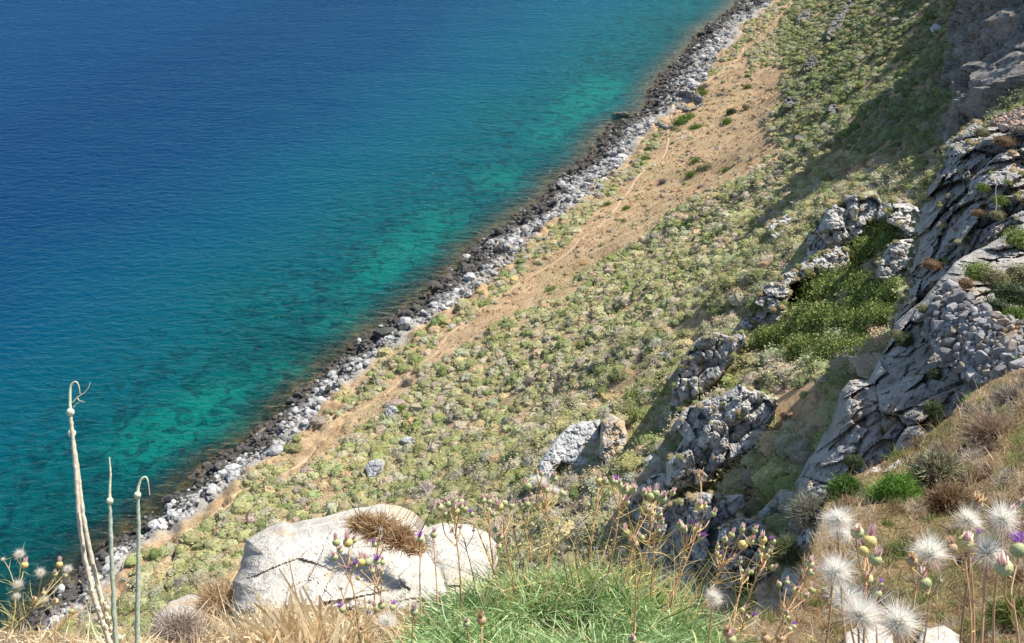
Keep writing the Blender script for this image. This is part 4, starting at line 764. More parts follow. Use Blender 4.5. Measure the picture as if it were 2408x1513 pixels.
# ---------------------------------------------------------------- ledge grass
def ledge_grass(n, poly, L, wd_, cols, seed, lab, upz=.9, bend=.3, K=3, name='dry_grass'):
    r_ = np.random.default_rng(seed); A = np.array(poly); m = 0; X = []; Y = []
    while m < n:
        a = r_.uniform(A[:, 0].min(), A[:, 0].max(), n); b = r_.uniform(A[:, 1].min(), A[:, 1].max(), n); k_ = inpoly(a, b, poly); X.append(a[k_]); Y.append(b[k_]); m += k_.sum()
    X = np.concatenate(X)[:n]; Y = np.concatenate(Y)[:n]; t = t_ledge(X, Y); b_ = W(X, Y, t); cl_ = vnoise(np.stack([X, Y, X*0], -1)/34, seed)
    V, Q = ribbons(b_, r_.normal(size=(n, 3))*[.6, .6, .2]+[0, 0, upz], t*L*r_.uniform(.4, 1.3, n)*(1+.5*cl_), t*wd_*r_.uniform(.6, 1.4, n), r_.normal(size=(n, 3))*bend+[0, 0, -.15], K)
    cc = np.array(cols)[r_.integers(0, len(cols), n)]*r_.uniform(.7, 1.2, (n, 1))*(1+.25*cl_)[:, None]
    if seed == 5:
        q_ = fbm(np.stack([X, Y, X*0], -1)/90, 3, 55); q2 = fbm(np.stack([X, Y, X*0], -1)/60, 3, 57); cc = mixc(cc, np.array([.22, .14, .08])*r_.uniform(.6, 1.3, (n, 1)), ss(.02, .3, q_)*.8); cc = mixc(cc, np.array([.26, .27, .10])*r_.uniform(.6, 1.3, (n, 1)), ss(.1, .35, q2)*.85); cc = mixc(cc, np.array([.62, .56, .46])*r_.uniform(.6, 1.3, (n, 1)), ss(-.12, -.35, q2)*.7)
    o = mk(name, V, [Q], M_straw, np.repeat(cc, (K+1)*2, 0), False); tag(o, lab, 'grass', kind='stuff')
ST = [(.52, .37, .20), (.60, .46, .27), (.42, .29, .16), (.70, .57, .38)]
ledge_grass(50000, [(1900, 1300), (1960, 1150), (2060, 1100), (2200, 1010), (2300, 930), (2440, 860), (2780, 810), (2960, 1500), (2960, 1700), (2500, 1700), (1600, 1620), (1640, 1462), (1850, 1440)], 30, 1.9, ST+[(.34, .2, .1)], 5, 'tan and rusty dry grass over the right side of the ledge')
ledge_grass(7000, [(-60, 1600), (-60, 1490), (60, 1484), (180, 1500), (300, 1520), (345, 1498), (420, 1470), (540, 1430), (700, 1430), (950, 1440), (1000, 1600)], 44, 3.2, [(.84, .66, .40), (.88, .74, .50), (.70, .50, .28), (.92, .80, .58)], 6, 'pale straw and dead leaves along the bottom left of the ledge', .5, .5)

# low dead and green clumps between the grass of the ledge
r_ = np.random.default_rng(31); cp = [(1930, 1290), (1960, 1180), (2060, 1110), (2200, 1020), (2300, 940), (2440, 870), (2440, 1540), (1680, 1540), (1760, 1470), (1870, 1420)]; ac = Acc(); m = 0
CLP = [(.22, .14, .08), (.34, .24, .14), (.20, .24, .07), (.30, .33, .12), (.46, .40, .32), (.16, .12, .09), (.55, .42, .24)]
while m < 190:
    a, b = r_.uniform(1650, 2440), r_.uniform(880, 1540)
    if not inpoly(np.array([a]), np.array([b]), cp)[0]: continue
    m += 1; n = 170; t = float(t_ledge(np.array([a]), np.array([b]))[0]); c_ = W(a, b, t); r = r_.uniform(14, 38)*t; d = r_.normal(size=(n, 3)); d[:, 2] = np.abs(d[:, 2])+.1; d /= np.linalg.norm(d, axis=1, keepdims=True)
    V, Q = ribbons(c_+d*r*r_.uniform(.1, .7, (n, 1))*[1, 1, .6], d+r_.normal(size=(n, 3))*.4, r*r_.uniform(.3, .7, n), t*r_.uniform(1.2, 2.6, n), r_.normal(size=(n, 3))*.35, 3)
    k_ = np.array(CLP[r_.integers(7)]); ac.add(V, Q, np.repeat(k_[None]*r_.uniform(.6, 1.35, (n, 1)), 8, 0))
o = ac.mk('ledge_plants', M_straw, False); tag(o, 'mixed dead and green low clumps over the right side of the ledge', 'plants', kind='stuff')

# long dry leaves
def bundle(cx, cy, t, n, hpx, wpx, spread, label, seed, cols=((.90, .76, .52), (.86, .70, .46), (.92, .82, .62), (.74, .55, .32)), lean=(0, 0)):
    r_ = np.random.default_rng(seed); c_ = W(cx, cy, t); root = empty('dried_leaves', c_); tag(root, label, 'plant'); b_ = r_.normal(size=(n, 3))*[spread*t, spread*t*.4, 2*t]
    V, Q = ribbons(b_, r_.normal(size=(n, 3))*[.13, .12, .05]+[lean[0], lean[1], 1.], 1.55*hpx*t*r_.uniform(.45, 1.05, n), wpx*t*r_.uniform(.4, 1.3, n), r_.normal(size=(n, 3))*.14+[0, -.08, -.05], 6, side=np.c_[r_.normal(1, .3, n), r_.normal(0, .5, n), r_.normal(0, .15, n)], tipw=.3)
    cc = np.array(cols)[r_.integers(0, len(cols), n)]*r_.uniform(.8, 1.1, (n, 1)); mk('leaves', V, [Q], M_straw, np.repeat(cc, 14, 0), True, root)
bundle(720, 1580, .0017, 90, 200, 13, 42, 'upright bundle of broad cream dried leaves in front of the large boulder', 1)
bundle(640, 1540, .0016, 40, 100, 11, 40, 'lower sheaf of curled cream dried leaves left of the upright bundle', 2)
bundle(610, 1500, .0019, 22, 90, 10, 30, 'short broken dried leaves at the foot of the large boulder', 3, lean=(-.3, 0))
bundle(820, 1540, .0015, 30, 120, 10, 26, 'dry tan leaf blades between the upright bundle and the white thistle head', 4, lean=(.2, 0))

# thin yellow stalks
r_ = np.random.default_rng(12); n = 330; X = r_.uniform(1130, 1640, n); Y = 1440-70*np.exp(-((X-1360)/200)**2)+r_.uniform(-30, 50, n); t = np.interp(Y, [1330, 1480], [.00148, .00128]); b_ = W(X, Y, t)
V, Q = ribbons(b_, r_.normal(size=(n, 3))*[.30, .2, .1]+[.05, 0, 1], t*r_.uniform(60, 190, n), t*r_.uniform(1.4, 2.3, n), r_.normal(size=(n, 3))*[.25, .2, .1]-[0, 0, .1], 6); cc = np.array([(.80, .62, .28), (.72, .48, .22), (.86, .74, .42), (.55, .58, .22)])[r_.integers(0, 4, n)]
o = mk('dry_stalks', V, [Q], M_straw, np.repeat(cc, 14, 0), False); tag(o, 'thin yellow stalks and thread leaves standing above the tussock', 'grass', kind='stuff')
# green tussock
r_ = np.random.default_rng(77); tc = W(1290, 1560, .00128); root = empty('grass_tussock', tc); tag(root, 'dense bright green tussock of wiry leaves filling the bottom centre', 'plant')
n = 13000; lob = [(1045, 1490, 85, 90), (1130, 1430, 120, 100), (1240, 1390, 130, 95), (1370, 1372, 130, 95), (1480, 1405, 110, 90), (1580, 1460, 100, 80), (1200, 1540, 200, 110), (1420, 1530, 200, 120), (1670, 1510, 90, 60), (960, 1530, 60, 50)]
LB = np.array(lob)[r_.choice(len(lob), n, p=np.array([a[2]*a[3] for a in lob])/sum(a[2]*a[3] for a in lob))]
an = r_.uniform(0, 2*math.pi, n); rr = np.sqrt(r_.random(n)); bx = LB[:, 0]+np.cos(an)*rr*LB[:, 2]*.85; by = LB[:, 1]+np.sin(an)*rr*LB[:, 3]*.55+30
tb = np.interp(by, [1330, 1420, 1520, 1640], [.00162, .00148, .00126, .00108])*(1-.05*np.sqrt(np.clip(1-rr**2, 0, 1)))*(1+.03*r_.normal(size=n)); b_ = W(bx, by, tb)-tc
rad = np.c_[np.cos(an)*rr*.7, -np.sin(an)*rr*.35-.15, np.full(n, .75)]
V, Q = ribbons(b_, rad+r_.normal(size=(n, 3))*.33, tb*r_.uniform(34, 92, n), tb*r_.uniform(2.3, 4.4, n), r_.normal(size=(n, 3))*.30+np.c_[np.cos(an)*rr*.3, np.zeros(n), np.full(n, -.28)], 4)
cc = np.array([(.25, .40, .14), (.36, .53, .21), (.48, .64, .30), (.12, .20, .06), (.60, .70, .42), (.78, .68, .36)])[r_.choice(6, n, p=[.22, .26, .22, .12, .12, .06])]*r_.uniform(.75, 1.2, (n, 1))
mk('leaves', V, [Q], M_leafn, np.repeat(cc, 10, 0), False, root)
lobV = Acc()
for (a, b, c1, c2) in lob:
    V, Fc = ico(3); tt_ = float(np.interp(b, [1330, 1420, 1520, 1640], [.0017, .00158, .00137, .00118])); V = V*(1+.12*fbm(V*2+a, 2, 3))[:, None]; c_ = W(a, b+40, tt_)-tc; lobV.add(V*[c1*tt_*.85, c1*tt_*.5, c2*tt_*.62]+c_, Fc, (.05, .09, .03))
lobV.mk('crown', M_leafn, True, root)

# ---------------------------------------------------------------- wild leeks
def Hx(u, v): return (.4302*u, 862.2+.4302*v)
CG = (.44, .46, .33); CB = (.62, .66, .47); CT = (.60, .50, .38)
def leek(stemH, bulbH, spH, t, label, br=8.0, extra=(), col=CG, nodes=()):
    pts = [Hx(*p) for p in stemH]; e0, e1 = pts[-2], pts[-1]; dx = (e1[0]-e0[0])/(e1[1]-e0[1]); pts.append((e1[0]+dx*90, e1[1]+90))
    P = spline(W([a for a, b in pts], [b for a, b in pts], t), 6); root = empty('wild_leek', P[-1]); tag(root, label, 'plant', None); og = P[-1]; ac = Acc(); tv = np.linspace(0, 1, len(P))
    V, Q = tube(P+rng.normal(size=P.shape)*t*.5, t*np.interp(tv, [0, .1, 1], [3.4, 4.4, 6.4])*rng.uniform(.9, 1.12, len(P)), 8); ac.add(V, Q, col)
    for (u, v, s_) in nodes:
        c_ = W(*Hx(u, v), t); V, Fc = ico(2); ac.add(V*[s_*t*1.0, s_*t*.9, s_*t*1.6]+c_, Fc, (.80, .72, .52))
        Vr, Qr = ribbons(np.repeat(c_[None], 5, 0), rng.normal(size=(5, 3))*[.5, .3, .2]+[0, 0, .6], np.full(5, 26*t), np.full(5, 7*t), rng.normal(size=(5, 3))*.3, 4); ac.add(Vr, Qr, (.80, .68, .46))
    ac.mk('stalk', M_stalk, True, root, og)
    b0 = W(*Hx(*bulbH), t); V, Fc = ico(3); V = V*[br*t, br*t, br*t*1.08]; ac = Acc(); ac.add(V*(1+.03*np.cos(np.arctan2(V[:, 1], V[:, 0])*9))[:, None]+b0, Fc, CB); bo = ac.mk('flower_bud', M_stalk, True, root, og)
    ac = Acc()
    for sp, r0, r1 in [(spH, 4.2, .9)]+list(extra):
        P = spline(W([Hx(*p)[0] for p in sp], [Hx(*p)[1] for p in sp], t), 6); V, Q = tube(P, t*np.linspace(r0, r1, len(P))*(.35 if r0 > 4 and False else 1), 6); g = np.linspace(0, 1, len(P)).repeat(6)[:, None]; ac.add(V, Q, np.array(CB)*(1-g)+np.array(CT)*g)
    ac.mk('spathe', M_stalk, True, bo, og)
    return root
leek([(385, 262), (387, 300), (398, 390), (414, 560), (424, 740), (440, 900), (470, 1080), (505, 1230), (560, 1400), (600, 1513)], (385, 250), [(384, 240), (382, 180), (385, 115), (399, 90), (418, 86), (431, 108), (438, 152)], .00150,
     'tallest wild leek with a hooked dried tip above its bud', 9, extra=[([(396, 198), (425, 168), (462, 143), (484, 115), (493, 86)], 1.6, .7), ([(418, 165), (434, 186), (462, 194)], 1.3, .6), ([(402, 222), (416, 208), (434, 194)], 1.2, .6), ([(425, 162), (421, 172), (428, 178)], 2.2, 1.5)], col=(.56, .50, .38), nodes=[(505, 1230, 6), (540, 1330, 7), (575, 1430, 8), (545, 1400, 5)])
leek([(393, 378), (402, 410), (425, 570), (448, 760), (470, 900), (512, 1100), (550, 1250), (595, 1410), (640, 1513)], (393, 365), [(392, 352), (390, 330), (386, 300), (385, 275)], .00153, 'second tall wild leek twined against the tallest one, bud just below', 9, col=(.54, .49, .37), nodes=[(560, 1290, 6), (585, 1320, 6), (600, 1390, 8), (620, 1450, 9), (655, 1490, 8)])
leek([(599, 748), (604, 880), (612, 1100), (622, 1300), (634, 1513)], (600, 735), [(600, 722), (599, 690), (601, 640), (604, 585), (600, 530), (598, 498), (602, 503)], .00148, 'middle wild leek with a straight upright spike above its bud', 8, col=(.38, .44, .34))
leek([(753, 716), (757, 850), (757, 1000), (754, 1200), (751, 1350), (750, 1513)], (752, 703), [(752, 690), (757, 655), (768, 625), (785, 607), (800, 607), (809, 630), (814, 665), (819, 704)], .00150, 'right-hand wild leek with its tip curled over like a hook', 8, col=(.38, .44, .34))

# ---------------------------------------------------------------- thistles
hr = np.random.default_rng(99)
def unit(v): v = np.asarray(v, float); return v/np.linalg.norm(v)
def frame(d):
    d = unit(d); a = unit(np.cross(d, [.3, 1, .2])); return np.stack([a, np.cross(d, a), d], 0)
BUDG = [(.47, .48, .22), (.54, .54, .27), (.42, .46, .23), (.68, .56, .22)]
PINK = [(.88, .66, .60), (.92, .76, .66), (.76, .50, .52), (.94, .80, .68)]; PURP = [(.50, .20, .62), (.60, .30, .72), (.42, .14, .52)]; WHT = [(.98, .96, .88), (.98, .97, .93), (.97, .91, .78)]
def head(kind, c, d, r, root, og, yellow=False):
    """r = radius of the green globe (m); kind b bud, p purple, w white seed head, d dead star, t tan open"""
    Fm = frame(d)
    if kind == 'd':
        n = 16; th = hr.uniform(0, 6.28, n); dr = np.c_[np.cos(th), np.sin(th), hr.uniform(.1, .9, n)]@Fm; V, Q = ribbons(np.repeat(c[None], n, 0), dr, r*1.5*hr.uniform(.6, 1.2, n), np.full(n, r*.45), hr.normal(size=(n, 3))*.15, 2)
        ac = Acc(); ac.add(V, Q, (.40, .36, .33)); V, Fc = ico(1); ac.add(V*r*.55+c, Fc, (.20, .16, .15)); return ac.mk('flower_head', M_thistle, False, root, og)
    V, Fc = ico(3); a = np.arctan2(V[:, 1], V[:, 0]); sc = 1+.05*np.sin(a*9+V[:, 2]*14)*np.sin(V[:, 2]*22); col = np.array(BUDG[3] if yellow else BUDG[hr.integers(3)])
    if kind == 'w': col = np.array((.62, .44, .20)); V = V*[.62, .62, .42]
    if kind == 't': col = np.array((.52, .36, .20))
    z = V[:, 2]; V2 = (V*sc[:, None]*[1, 1, .98]); V2 = np.c_[V2[:, :2]*np.where(z > .55, 1-.45*(z-.55), 1)[:, None], V2[:, 2]]
    cc = col[None]*(1+.14*np.sign(np.sin(a*9+V[:, 2]*14)*np.sin(V[:, 2]*22)))[:, None]
    cup = mk('flower_head', (V2*r)@Fm+c-og, [Fc], M_thistle, cc, True, root)
    tp = c+unit(d)*r*.75
    ac = Acc()
    if kind in 'bt':
        n = 26 if kind == 'b' else 46; th = hr.uniform(0, 6.28, n); ou = hr.uniform(0, .42, n) if kind == 'b' else hr.uniform(0, .9, n); dr = np.c_[np.cos(th)*ou, np.sin(th)*ou, np.ones(n)]@Fm
        bs = tp+(np.c_[np.cos(th), np.sin(th), np.zeros(n)]*(hr.uniform(.1, .45, n)*r)[:, None])@Fm; V, Q = ribbons(bs, dr, r*hr.uniform(1.0, 2.0, n), r*hr.uniform(.22, .4, n), -(np.c_[np.cos(th), np.sin(th), np.zeros(n)]@Fm)*.18, 3, tipw=.35)
        cs_ = np.array(PINK if kind == 'b' else [(.70, .50, .30), (.58, .38, .22), (.78, .62, .42)])[hr.integers(0, 3, n)]; ac.add(V, Q, np.repeat(cs_, 8, 0))
    if kind == 'p':
        n = 70; th = hr.uniform(0, 6.28, n); ou = hr.uniform(0, .85, n); dr = np.c_[np.cos(th)*ou, np.sin(th)*ou, np.ones(n)]@Fm
        bs = tp+(np.c_[np.cos(th), np.sin(th), np.zeros(n)]*(hr.uniform(.0, .4, n)*r)[:, None])@Fm; V, Q = ribbons(bs, dr, r*hr.uniform(1.2, 1.9, n), r*hr.uniform(.09, .16, n), hr.normal(size=(n, 3))*.1, 3, tipw=.6); ac.add(V, Q, np.repeat(np.array(PURP)[hr.integers(0, 3, n)], 8, 0))
    if kind == 'w':
        n = 1600; th = hr.uniform(0, 6.28, n); el = np.arcsin(hr.uniform(-.05, 1, n)**.8 if False else hr.uniform(0, 1, n)**.75); dr = np.c_[np.cos(th)*np.cos(el), np.sin(th)*np.cos(el), np.sin(el)*.75]@Fm
        V, Q = ribbons(np.repeat((c+unit(d)*r*.2)[None], n, 0), dr, r*(1.55+.55*vnoise(dr*2.2+hr.uniform(0, 50), 3))*hr.uniform(.5, 1.15, n), r*hr.uniform(.03, .065, n), hr.normal(size=(n, 3))*.45, 3, tipw=.3); ac.add(V, Q, np.repeat(np.array(WHT)[hr.integers(0, 3, n)]*.98, 8, 0))
        n = 70; th = hr.uniform(0, 6.28, n); el = hr.uniform(-.15, .4, n); dr = np.c_[np.cos(th)*np.cos(el), np.sin(th)*np.cos(el), np.sin(el)]@Fm
        V, Q = ribbons(np.repeat(c[None], n, 0), dr, r*hr.uniform(1.4, 2.2, n), r*hr.uniform(.07, .14, n), hr.normal(size=(n, 3))*.12, 4, tipw=.5); tipc = np.array([(.92, .76, .66), (.90, .66, .62), (.72, .42, .56)])[hr.integers(0, 3, n)]
        g = np.tile(np.repeat(np.linspace(0, 1, 5), 2), n)[:, None]; tc_ = np.repeat(tipc, 10, 0); ac.add(V, Q, np.array([(.92, .84, .62)])*(1-g)+tc_*g)
    ac.mk({'w': 'seed_hairs', 'p': 'petals', 'b': 'bracts', 't': 'bracts'}[kind], M_fluff if kind in 'wbt' else M_thistle, False, cup, og)
    return cup
def thistle(base, t, heads, label, group=None, tb=None, thick=1., leaves=24, stemcol=(.66, .40, .22), leafcol=(.76, .58, .24), name='thistle'):
    """heads: (px, py, kind, globe radius px)"""
    bp = W(base[0], base[1], tb or t); root = empty(name, bp); tag(root, label, 'plant', group); og = bp; ac = Acc(); hp = []
    for (a, b, kd, r) in heads:
        tt_ = t*(1+hr.uniform(-.05, .05)); hp.append((W(a, b, tt_), kd, r*tt_*(1.18 if kd not in 'wd' else 1.05)))
    ctr = np.mean([h[0] for h in hp], 0); lo = min(h[0][2] for h in hp); H_ = max(np.linalg.norm(ctr-bp), .02); spreadx = max(np.std([h[0][0] for h in hp]), .01); hub = ctr+(bp-ctr)*min(.6, max(.12, spreadx*1.6/H_)); 
    main = spline([bp, bp+(hub-bp)*.5+hr.normal(size=3)*H_*.02, hub], 6); V, Q = tube(main, t*thick*np.linspace(2.1, 1.5, len(main)), 6); ac.add(V, Q, stemcol)
    for (c, kd, r) in hp:
        k0 = hr.uniform(.75, 1.) if H_ > .05 else 1.; st = bp+(hub-bp)*k0; dd_ = unit(unit(c-st)*.55+np.array([0, -.05, .6])+hr.normal(size=3)*.16)
        if kd == 'w': dd_ = unit(dd_+np.array([0, -.45, .1]))
        end = c-dd_*r*(.9 if kd != 'w' else .35); L_ = np.linalg.norm(end-st); P = spline([st, st+(end-st)*.5+np.array([0, 0, -.06*L_])+hr.normal(size=3)*L_*.04, end-dd_*min(L_*.12, r), end], 5); V, Q = tube(P, t*thick*np.linspace(1.4, .9, len(P)), 5); ac.add(V, Q, stemcol)
        n = 3; i_ = hr.integers(1, len(P)-1, n); V, Q = ribbons(P[i_], hr.normal(size=(n, 3))+[0, 0, .4], t*hr.uniform(14, 40, n), t*thick*np.full(n, 1.4), hr.normal(size=(n, 3))*.35, 4); ac.add(V, Q, leafcol)
        head(kd if kd != 'y' else 'b', c, dd_, r, root, og, kd == 'y')
    n = int(leaves*1.5); i_ = hr.integers(0, len(main), n); V, Q = ribbons(main[i_], hr.normal(size=(n, 3))*[.6, .5, .3]+[0, 0, .8], t*hr.uniform(24, 80, n), t*thick*hr.uniform(1.1, 2.2, n), hr.normal(size=(n, 3))*.3+[0, 0, -.1], 5); ac.add(V, Q, leafcol)
    ac.mk('stem', M_thistle, True, root, og); return root
D = lambda L: [(783.9+.3523*u, 979.8+.3523*v, k_, r*.3523) for (u, v, k_, r) in L]
Cc = lambda L: [(1567.7+.3523*u, 979.8+.3523*v, k_, r*.3523) for (u, v, k_, r) in L]
Eh = lambda L: [(.4302*u, 862.2+.4302*v, k_, r*.4302) for (u, v, k_, r) in L]
Lb = 'leaves'
thistle((26, 1482), .00175, Eh([(110, 1028, 'w', 14), (100, 1190, 'w', 13), (95, 1255, 'w', 10), (135, 1085, 'y', 16), (18, 1055, 'w', 6)]), 'bushy pale thistle in the bottom left corner, left half against the sea', stemcol=(.52, .42, .22), leaves=26, leafcol=(.55, .50, .22))
thistle((34, 1485), .00172, Eh([(225, 1128, 'w', 13), (370, 1110, 'w', 13), (325, 1082, 'y', 15), (355, 1142, 'b', 12), (300, 1135, 'b', 13), (245, 1280, 'w', 13), (303, 1283, 'y', 14), (190, 1275, 'y', 13), (240, 1240, 'b', 11)]), 'spreading pale thistle in the bottom left corner with seven heads over the sea', stemcol=(.52, .42, .22), leaves=26, leafcol=(.55, .50, .22))
thistle((110, 1510), .00170, Eh([(435, 1325, 'w', 11), (390, 1338, 'b', 14)]), 'single low thistle branch between the corner thistles and the leeks', stemcol=(.52, .42, .22), leaves=8)
# middle
thistle((1083, 1466), .00128, D([(710, 605, 'b', 22), (765, 585, 'b', 18), (815, 628, 'y', 29), (855, 570, 'b', 18), (876, 617, 'b', 20), (850, 600, 'b', 17), (745, 650, 'b', 14)]), 'tall thistle with one yellow bud amid green ones rising from the tussock centre left', leaves=20)
thistle((1180, 1400), .00132, D([(925, 655, 'p', 16)]), 'thistle with a single purple flower nodding in front of the slope')
thistle((1160, 1330), .0014, D([(998, 560, 'b', 20), (1040, 568, 'b', 17), (1035, 622, 'b', 17), (1066, 652, 'b', 18)]), 'thistle with four green buds right of the single purple flower')
thistle((1212, 1395), .00130, D([(1105, 600, 'y', 26), (1142, 578, 'b', 20), (1190, 598, 'b', 19), (1085, 752, 'b', 20), (1112, 810, 'b', 22), (1104, 868, 'b', 18)]), 'thistle with two low pink-tipped buds on a leaning stem above the tussock')
thistle((1248, 1322), .00138, D([(1250, 590, 'b', 16), (1295, 587, 'b', 18), (1270, 732, 'b', 12), (1328, 722, 'b', 14)]), 'slender thistle with small buds left of the tallest white head')
thistle((1288, 1328), .00130, D([(1300, 467, 'b', 22), (1375, 450, 'w', 34), (1420, 492, 'b', 18), (1472, 510, 'w', 24), (1530, 512, 'b', 20), (1478, 416, 'b', 18), (1362, 600, 'b', 16), (1352, 372, 't', 14), (1390, 385, 'b', 14)]), 'tallest middle thistle with white open heads in front of the split boulders', leaves=26)
thistle((1385, 1325), .00132, D([(1772, 428, 'y', 21), (1812, 434, 'b', 21)]), 'thistle with twin yellow green buds on one straight reddish stem', leaves=18)
thistle((1430, 1350), .00132, D([(1862, 430, 'b', 17), (1886, 440, 'p', 16), (1912, 455, 'b', 18), (1945, 488, 'b', 26), (2002, 490, 'b', 20), (1975, 478, 'b', 16)]), 'thistle with a crowded row of buds and a purple tip before the slope', leaves=26)
thistle((1500, 1380), .00130, D([(2073, 512, 'b', 19), (2150, 512, 'b', 24), (2195, 548, 'b', 28), (2117, 535, 'b', 24), (2262, 510, 'b', 18)]), 'thistle with large round green buds before the dark overhanging outcrop', leaves=26)
thistle((1468, 1370), .00134, D([(1962, 575, 'p', 16), (1955, 775, 'b', 22), (2085, 615, 'b', 14), (2130, 600, 'b', 15)]), 'thistle with one purple flower below the crowded row of buds')
thistle((1530, 1400), .00128, D([(2120, 640, 'y', 17), (2180, 655, 'b', 16), (2190, 707, 'b', 16), (2060, 810, 'b', 18), (2170, 762, 'b', 15)]), 'thistle with a cluster of small buds under the large round ones', leaves=22)
thistle((1490, 1490), .00118, D([(2008, 850, 't', 26)]), 'thistle with one tan open dried head before the dark outcrop')
# over the boulder
thistle((845, 1500), .00112, D([(20, 842, 'b', 22), (97, 842, 'y', 28), (137, 826, 'b', 17), (45, 892, 'b', 18), (10, 940, 'b', 20), (105, 1020, 'p', 18), (140, 992, 'p', 20)]), 'thistle with green and mauve buds in front of the large white boulder, left', leaves=14)
thistle((930, 1500), .00114, D([(182, 972, 'y', 25), (226, 974, 'b', 22), (290, 965, 'p', 21), (330, 975, 'b', 15), (260, 1032, 'b', 15), (322, 1045, 'b', 15), (165, 1080, 'b', 12)]), 'thistle with a purple flower over the middle of the large white boulder', leaves=14)
thistle((880, 1440), .00135, D([(275, 855, 'p', 15), (310, 765, 'd', 22), (315, 810, 'd', 20)]), 'thin thistle with dark dead heads before the brown tuft on the boulder', leaves=4)
thistle((990, 1440), .00128, D([(582, 818, 'p', 20)]), 'thistle with one bright purple flower at the right end of the brown tuft', leaves=5)
thistle((1030, 1420), .00130, D([(668, 790, 'b', 19)]), 'thistle with one small yellow green bud over the right of the boulder', leaves=5)
thistle((960, 1530), .00105, D([(360, 1378, 'w', 34)]), 'thistle with one round white seed head low left of the tussock', leaves=5, tb=.0010)
thistle((935, 1530), .00112, D([(290, 1285, 'b', 22), (392, 1275, 'p', 18), (322, 1262, 'b', 22), (240, 1240, 'd', 22), (232, 1310, 'd', 22), (185, 1415, 'd', 18)]), 'thistle with drooping mauve and grey dead heads above the round white head', leaves=8)
thistle((955, 1560), .00110, D([(540, 1305, 'b', 24)]), 'thistle with one pink tipped bud at the left edge of the tussock', leaves=4)
thistle((1100, 1560), .00108, D([(890, 1385, 'b', 20)]), 'thistle with one dark pink bud low in the tussock', leaves=3)
thistle((1135, 1580), .00105, D([(990, 1362, 't', 26)]), 'thistle with one tan closed head standing low in the tussock', leaves=3)
thistle((860, 1540), .00112, D([(60, 1290, 'p', 18), (115, 1282, 'd', 22), (50, 1150, 'd', 18)]), 'thistle with a purple bud beside cream dried leaves', leaves=6)
thistle((1495, 1560), .00108, D([(1995, 1488, 'b', 24)]), 'thistle with one bud at the bottom edge right of the tussock', leaves=3)
for (bs, L_) in [((1240, 1400), [(1150, 660, 'd', 20), (1205, 665, 'd', 16), (1207, 742, 'd', 22)]), ((1120, 1400), [(845, 742, 'd', 16), (935, 762, 'd', 16), (790, 768, 'd', 20)]), ((1340, 1400), [(1440, 712, 'd', 22), (1512, 742, 'd', 16)]), ((1370, 1400), [(1560, 690, 'd', 16), (1625, 722, 'd', 18), (1690, 722, 'd', 16)]), ((1350, 1400), [(1590, 890, 'd', 22), (1522, 925, 'd', 22)]), ((1400, 1400), [(1650, 900, 'd', 20), (1755, 882, 'd', 22), (1665, 935, 'd', 16)]), ((1260, 1440), [(1140, 912, 'd', 16), (1240, 992, 'd', 20)]), ((1460, 1440), [(1930, 900, 'd', 20), (1950, 960, 'd', 24), (1905, 885, 'd', 14)])]:
    thistle(bs, .00140, D(L_), 'thin dead thistle with grey star-shaped heads above the tussock', 'dead thistles above the tussock', stemcol=(.30, .24, .19), leaves=3, thick=.7)
# right
thistle((1560, 1440), .00120, Cc([(215, 602, 'y', 25), (256, 600, 'b', 15), (310, 650, 'b', 17)]), 'thistle with a golden bud over the bright-rimmed dark outcrop', leaves=16)
thistle((1575, 1430), .00125, Cc([(90, 730, 'b', 24), (120, 758, 'b', 17), (150, 722, 'p', 15), (185, 755, 'b', 17), (212, 755, 'b', 17), (225, 805, 'p', 17)]), 'thistle with purple tinged buds left of the golden bud', leaves=24)
thistle((1650, 1440), .00122, Cc([(432, 790, 'b', 19), (388, 822, 'b', 18), (503, 752, 'b', 18), (588, 762, 'b', 18), (508, 858, 'y', 28), (562, 832, 'b', 19), (340, 872, 'b', 14), (335, 912, 'b', 14), (352, 930, 'p', 13)]), 'thistle with many buds fanned out before the shaded slab', leaves=26)
thistle((1740, 1460), .00122, Cc([(640, 822, 'y', 25), (710, 832, 'p', 16), (632, 930, 'b', 17), (672, 930, 'b', 14), (690, 900, 'b', 14), (706, 1008, 'b', 17), (640, 875, 'b', 14)]), 'thistle with a yellow bud and a mauve flower before the dark gully', leaves=20)
thistle((1720, 1500), .00125, Cc([(500, 1030, 'b', 13), (540, 1038, 'b', 14), (566, 1038, 'b', 14), (490, 970, 'b', 14)]), 'low thistle with four small buds in the dark gully', leaves=16)
thistle((1660, 1560), .00105, Cc([(310, 1215, 'w', 32)]), 'thistle with a ragged white head at the right edge of the tussock', leaves=6)
thistle((1720, 1560), .00115, Cc([(575, 1335, 'p', 14), (540, 1342, 'b', 14), (505, 1292, 'b', 14)]), 'low thistle with small mauve buds right of the tussock', leaves=8)
thistle((1800, 1560), .00110, Cc([(800, 1308, 'b', 15), (805, 1342, 'b', 16), (850, 1402, 'p', 13), (822, 1420, 'b', 14)]), 'low thistle with small green buds left of the big white heads', leaves=10)
thistle((1700, 1590), .00095, Cc([(400, 1440, 't', 24), (430, 1490, 'b', 30)]), 'thistle with a withered rose head at the bottom edge', leaves=4)
thistle((1790, 1590), .00095, Cc([(662, 1485, 't', 26), (755, 1480, 't', 24)]), 'thistle with two withered tan heads at the bottom edge', leaves=4)
thistle((1790, 1560), .00105, Cc([(960, 985, 'b', 22), (966, 1042, 'b', 20), (970, 1160, 'b', 20), (862, 1162, 'y', 20), (750, 1120, 'b', 16), (805, 1110, 'b', 15), (930, 1200, 'b', 15)]), 'branching thistle with green buds left of the big white heads', leaves=20)
thistle((1995, 1600), .00072, Cc([(1140, 700, 'w', 50)]), 'thistle with the topmost big white head of the left cluster', leaves=3, thick=1.5)
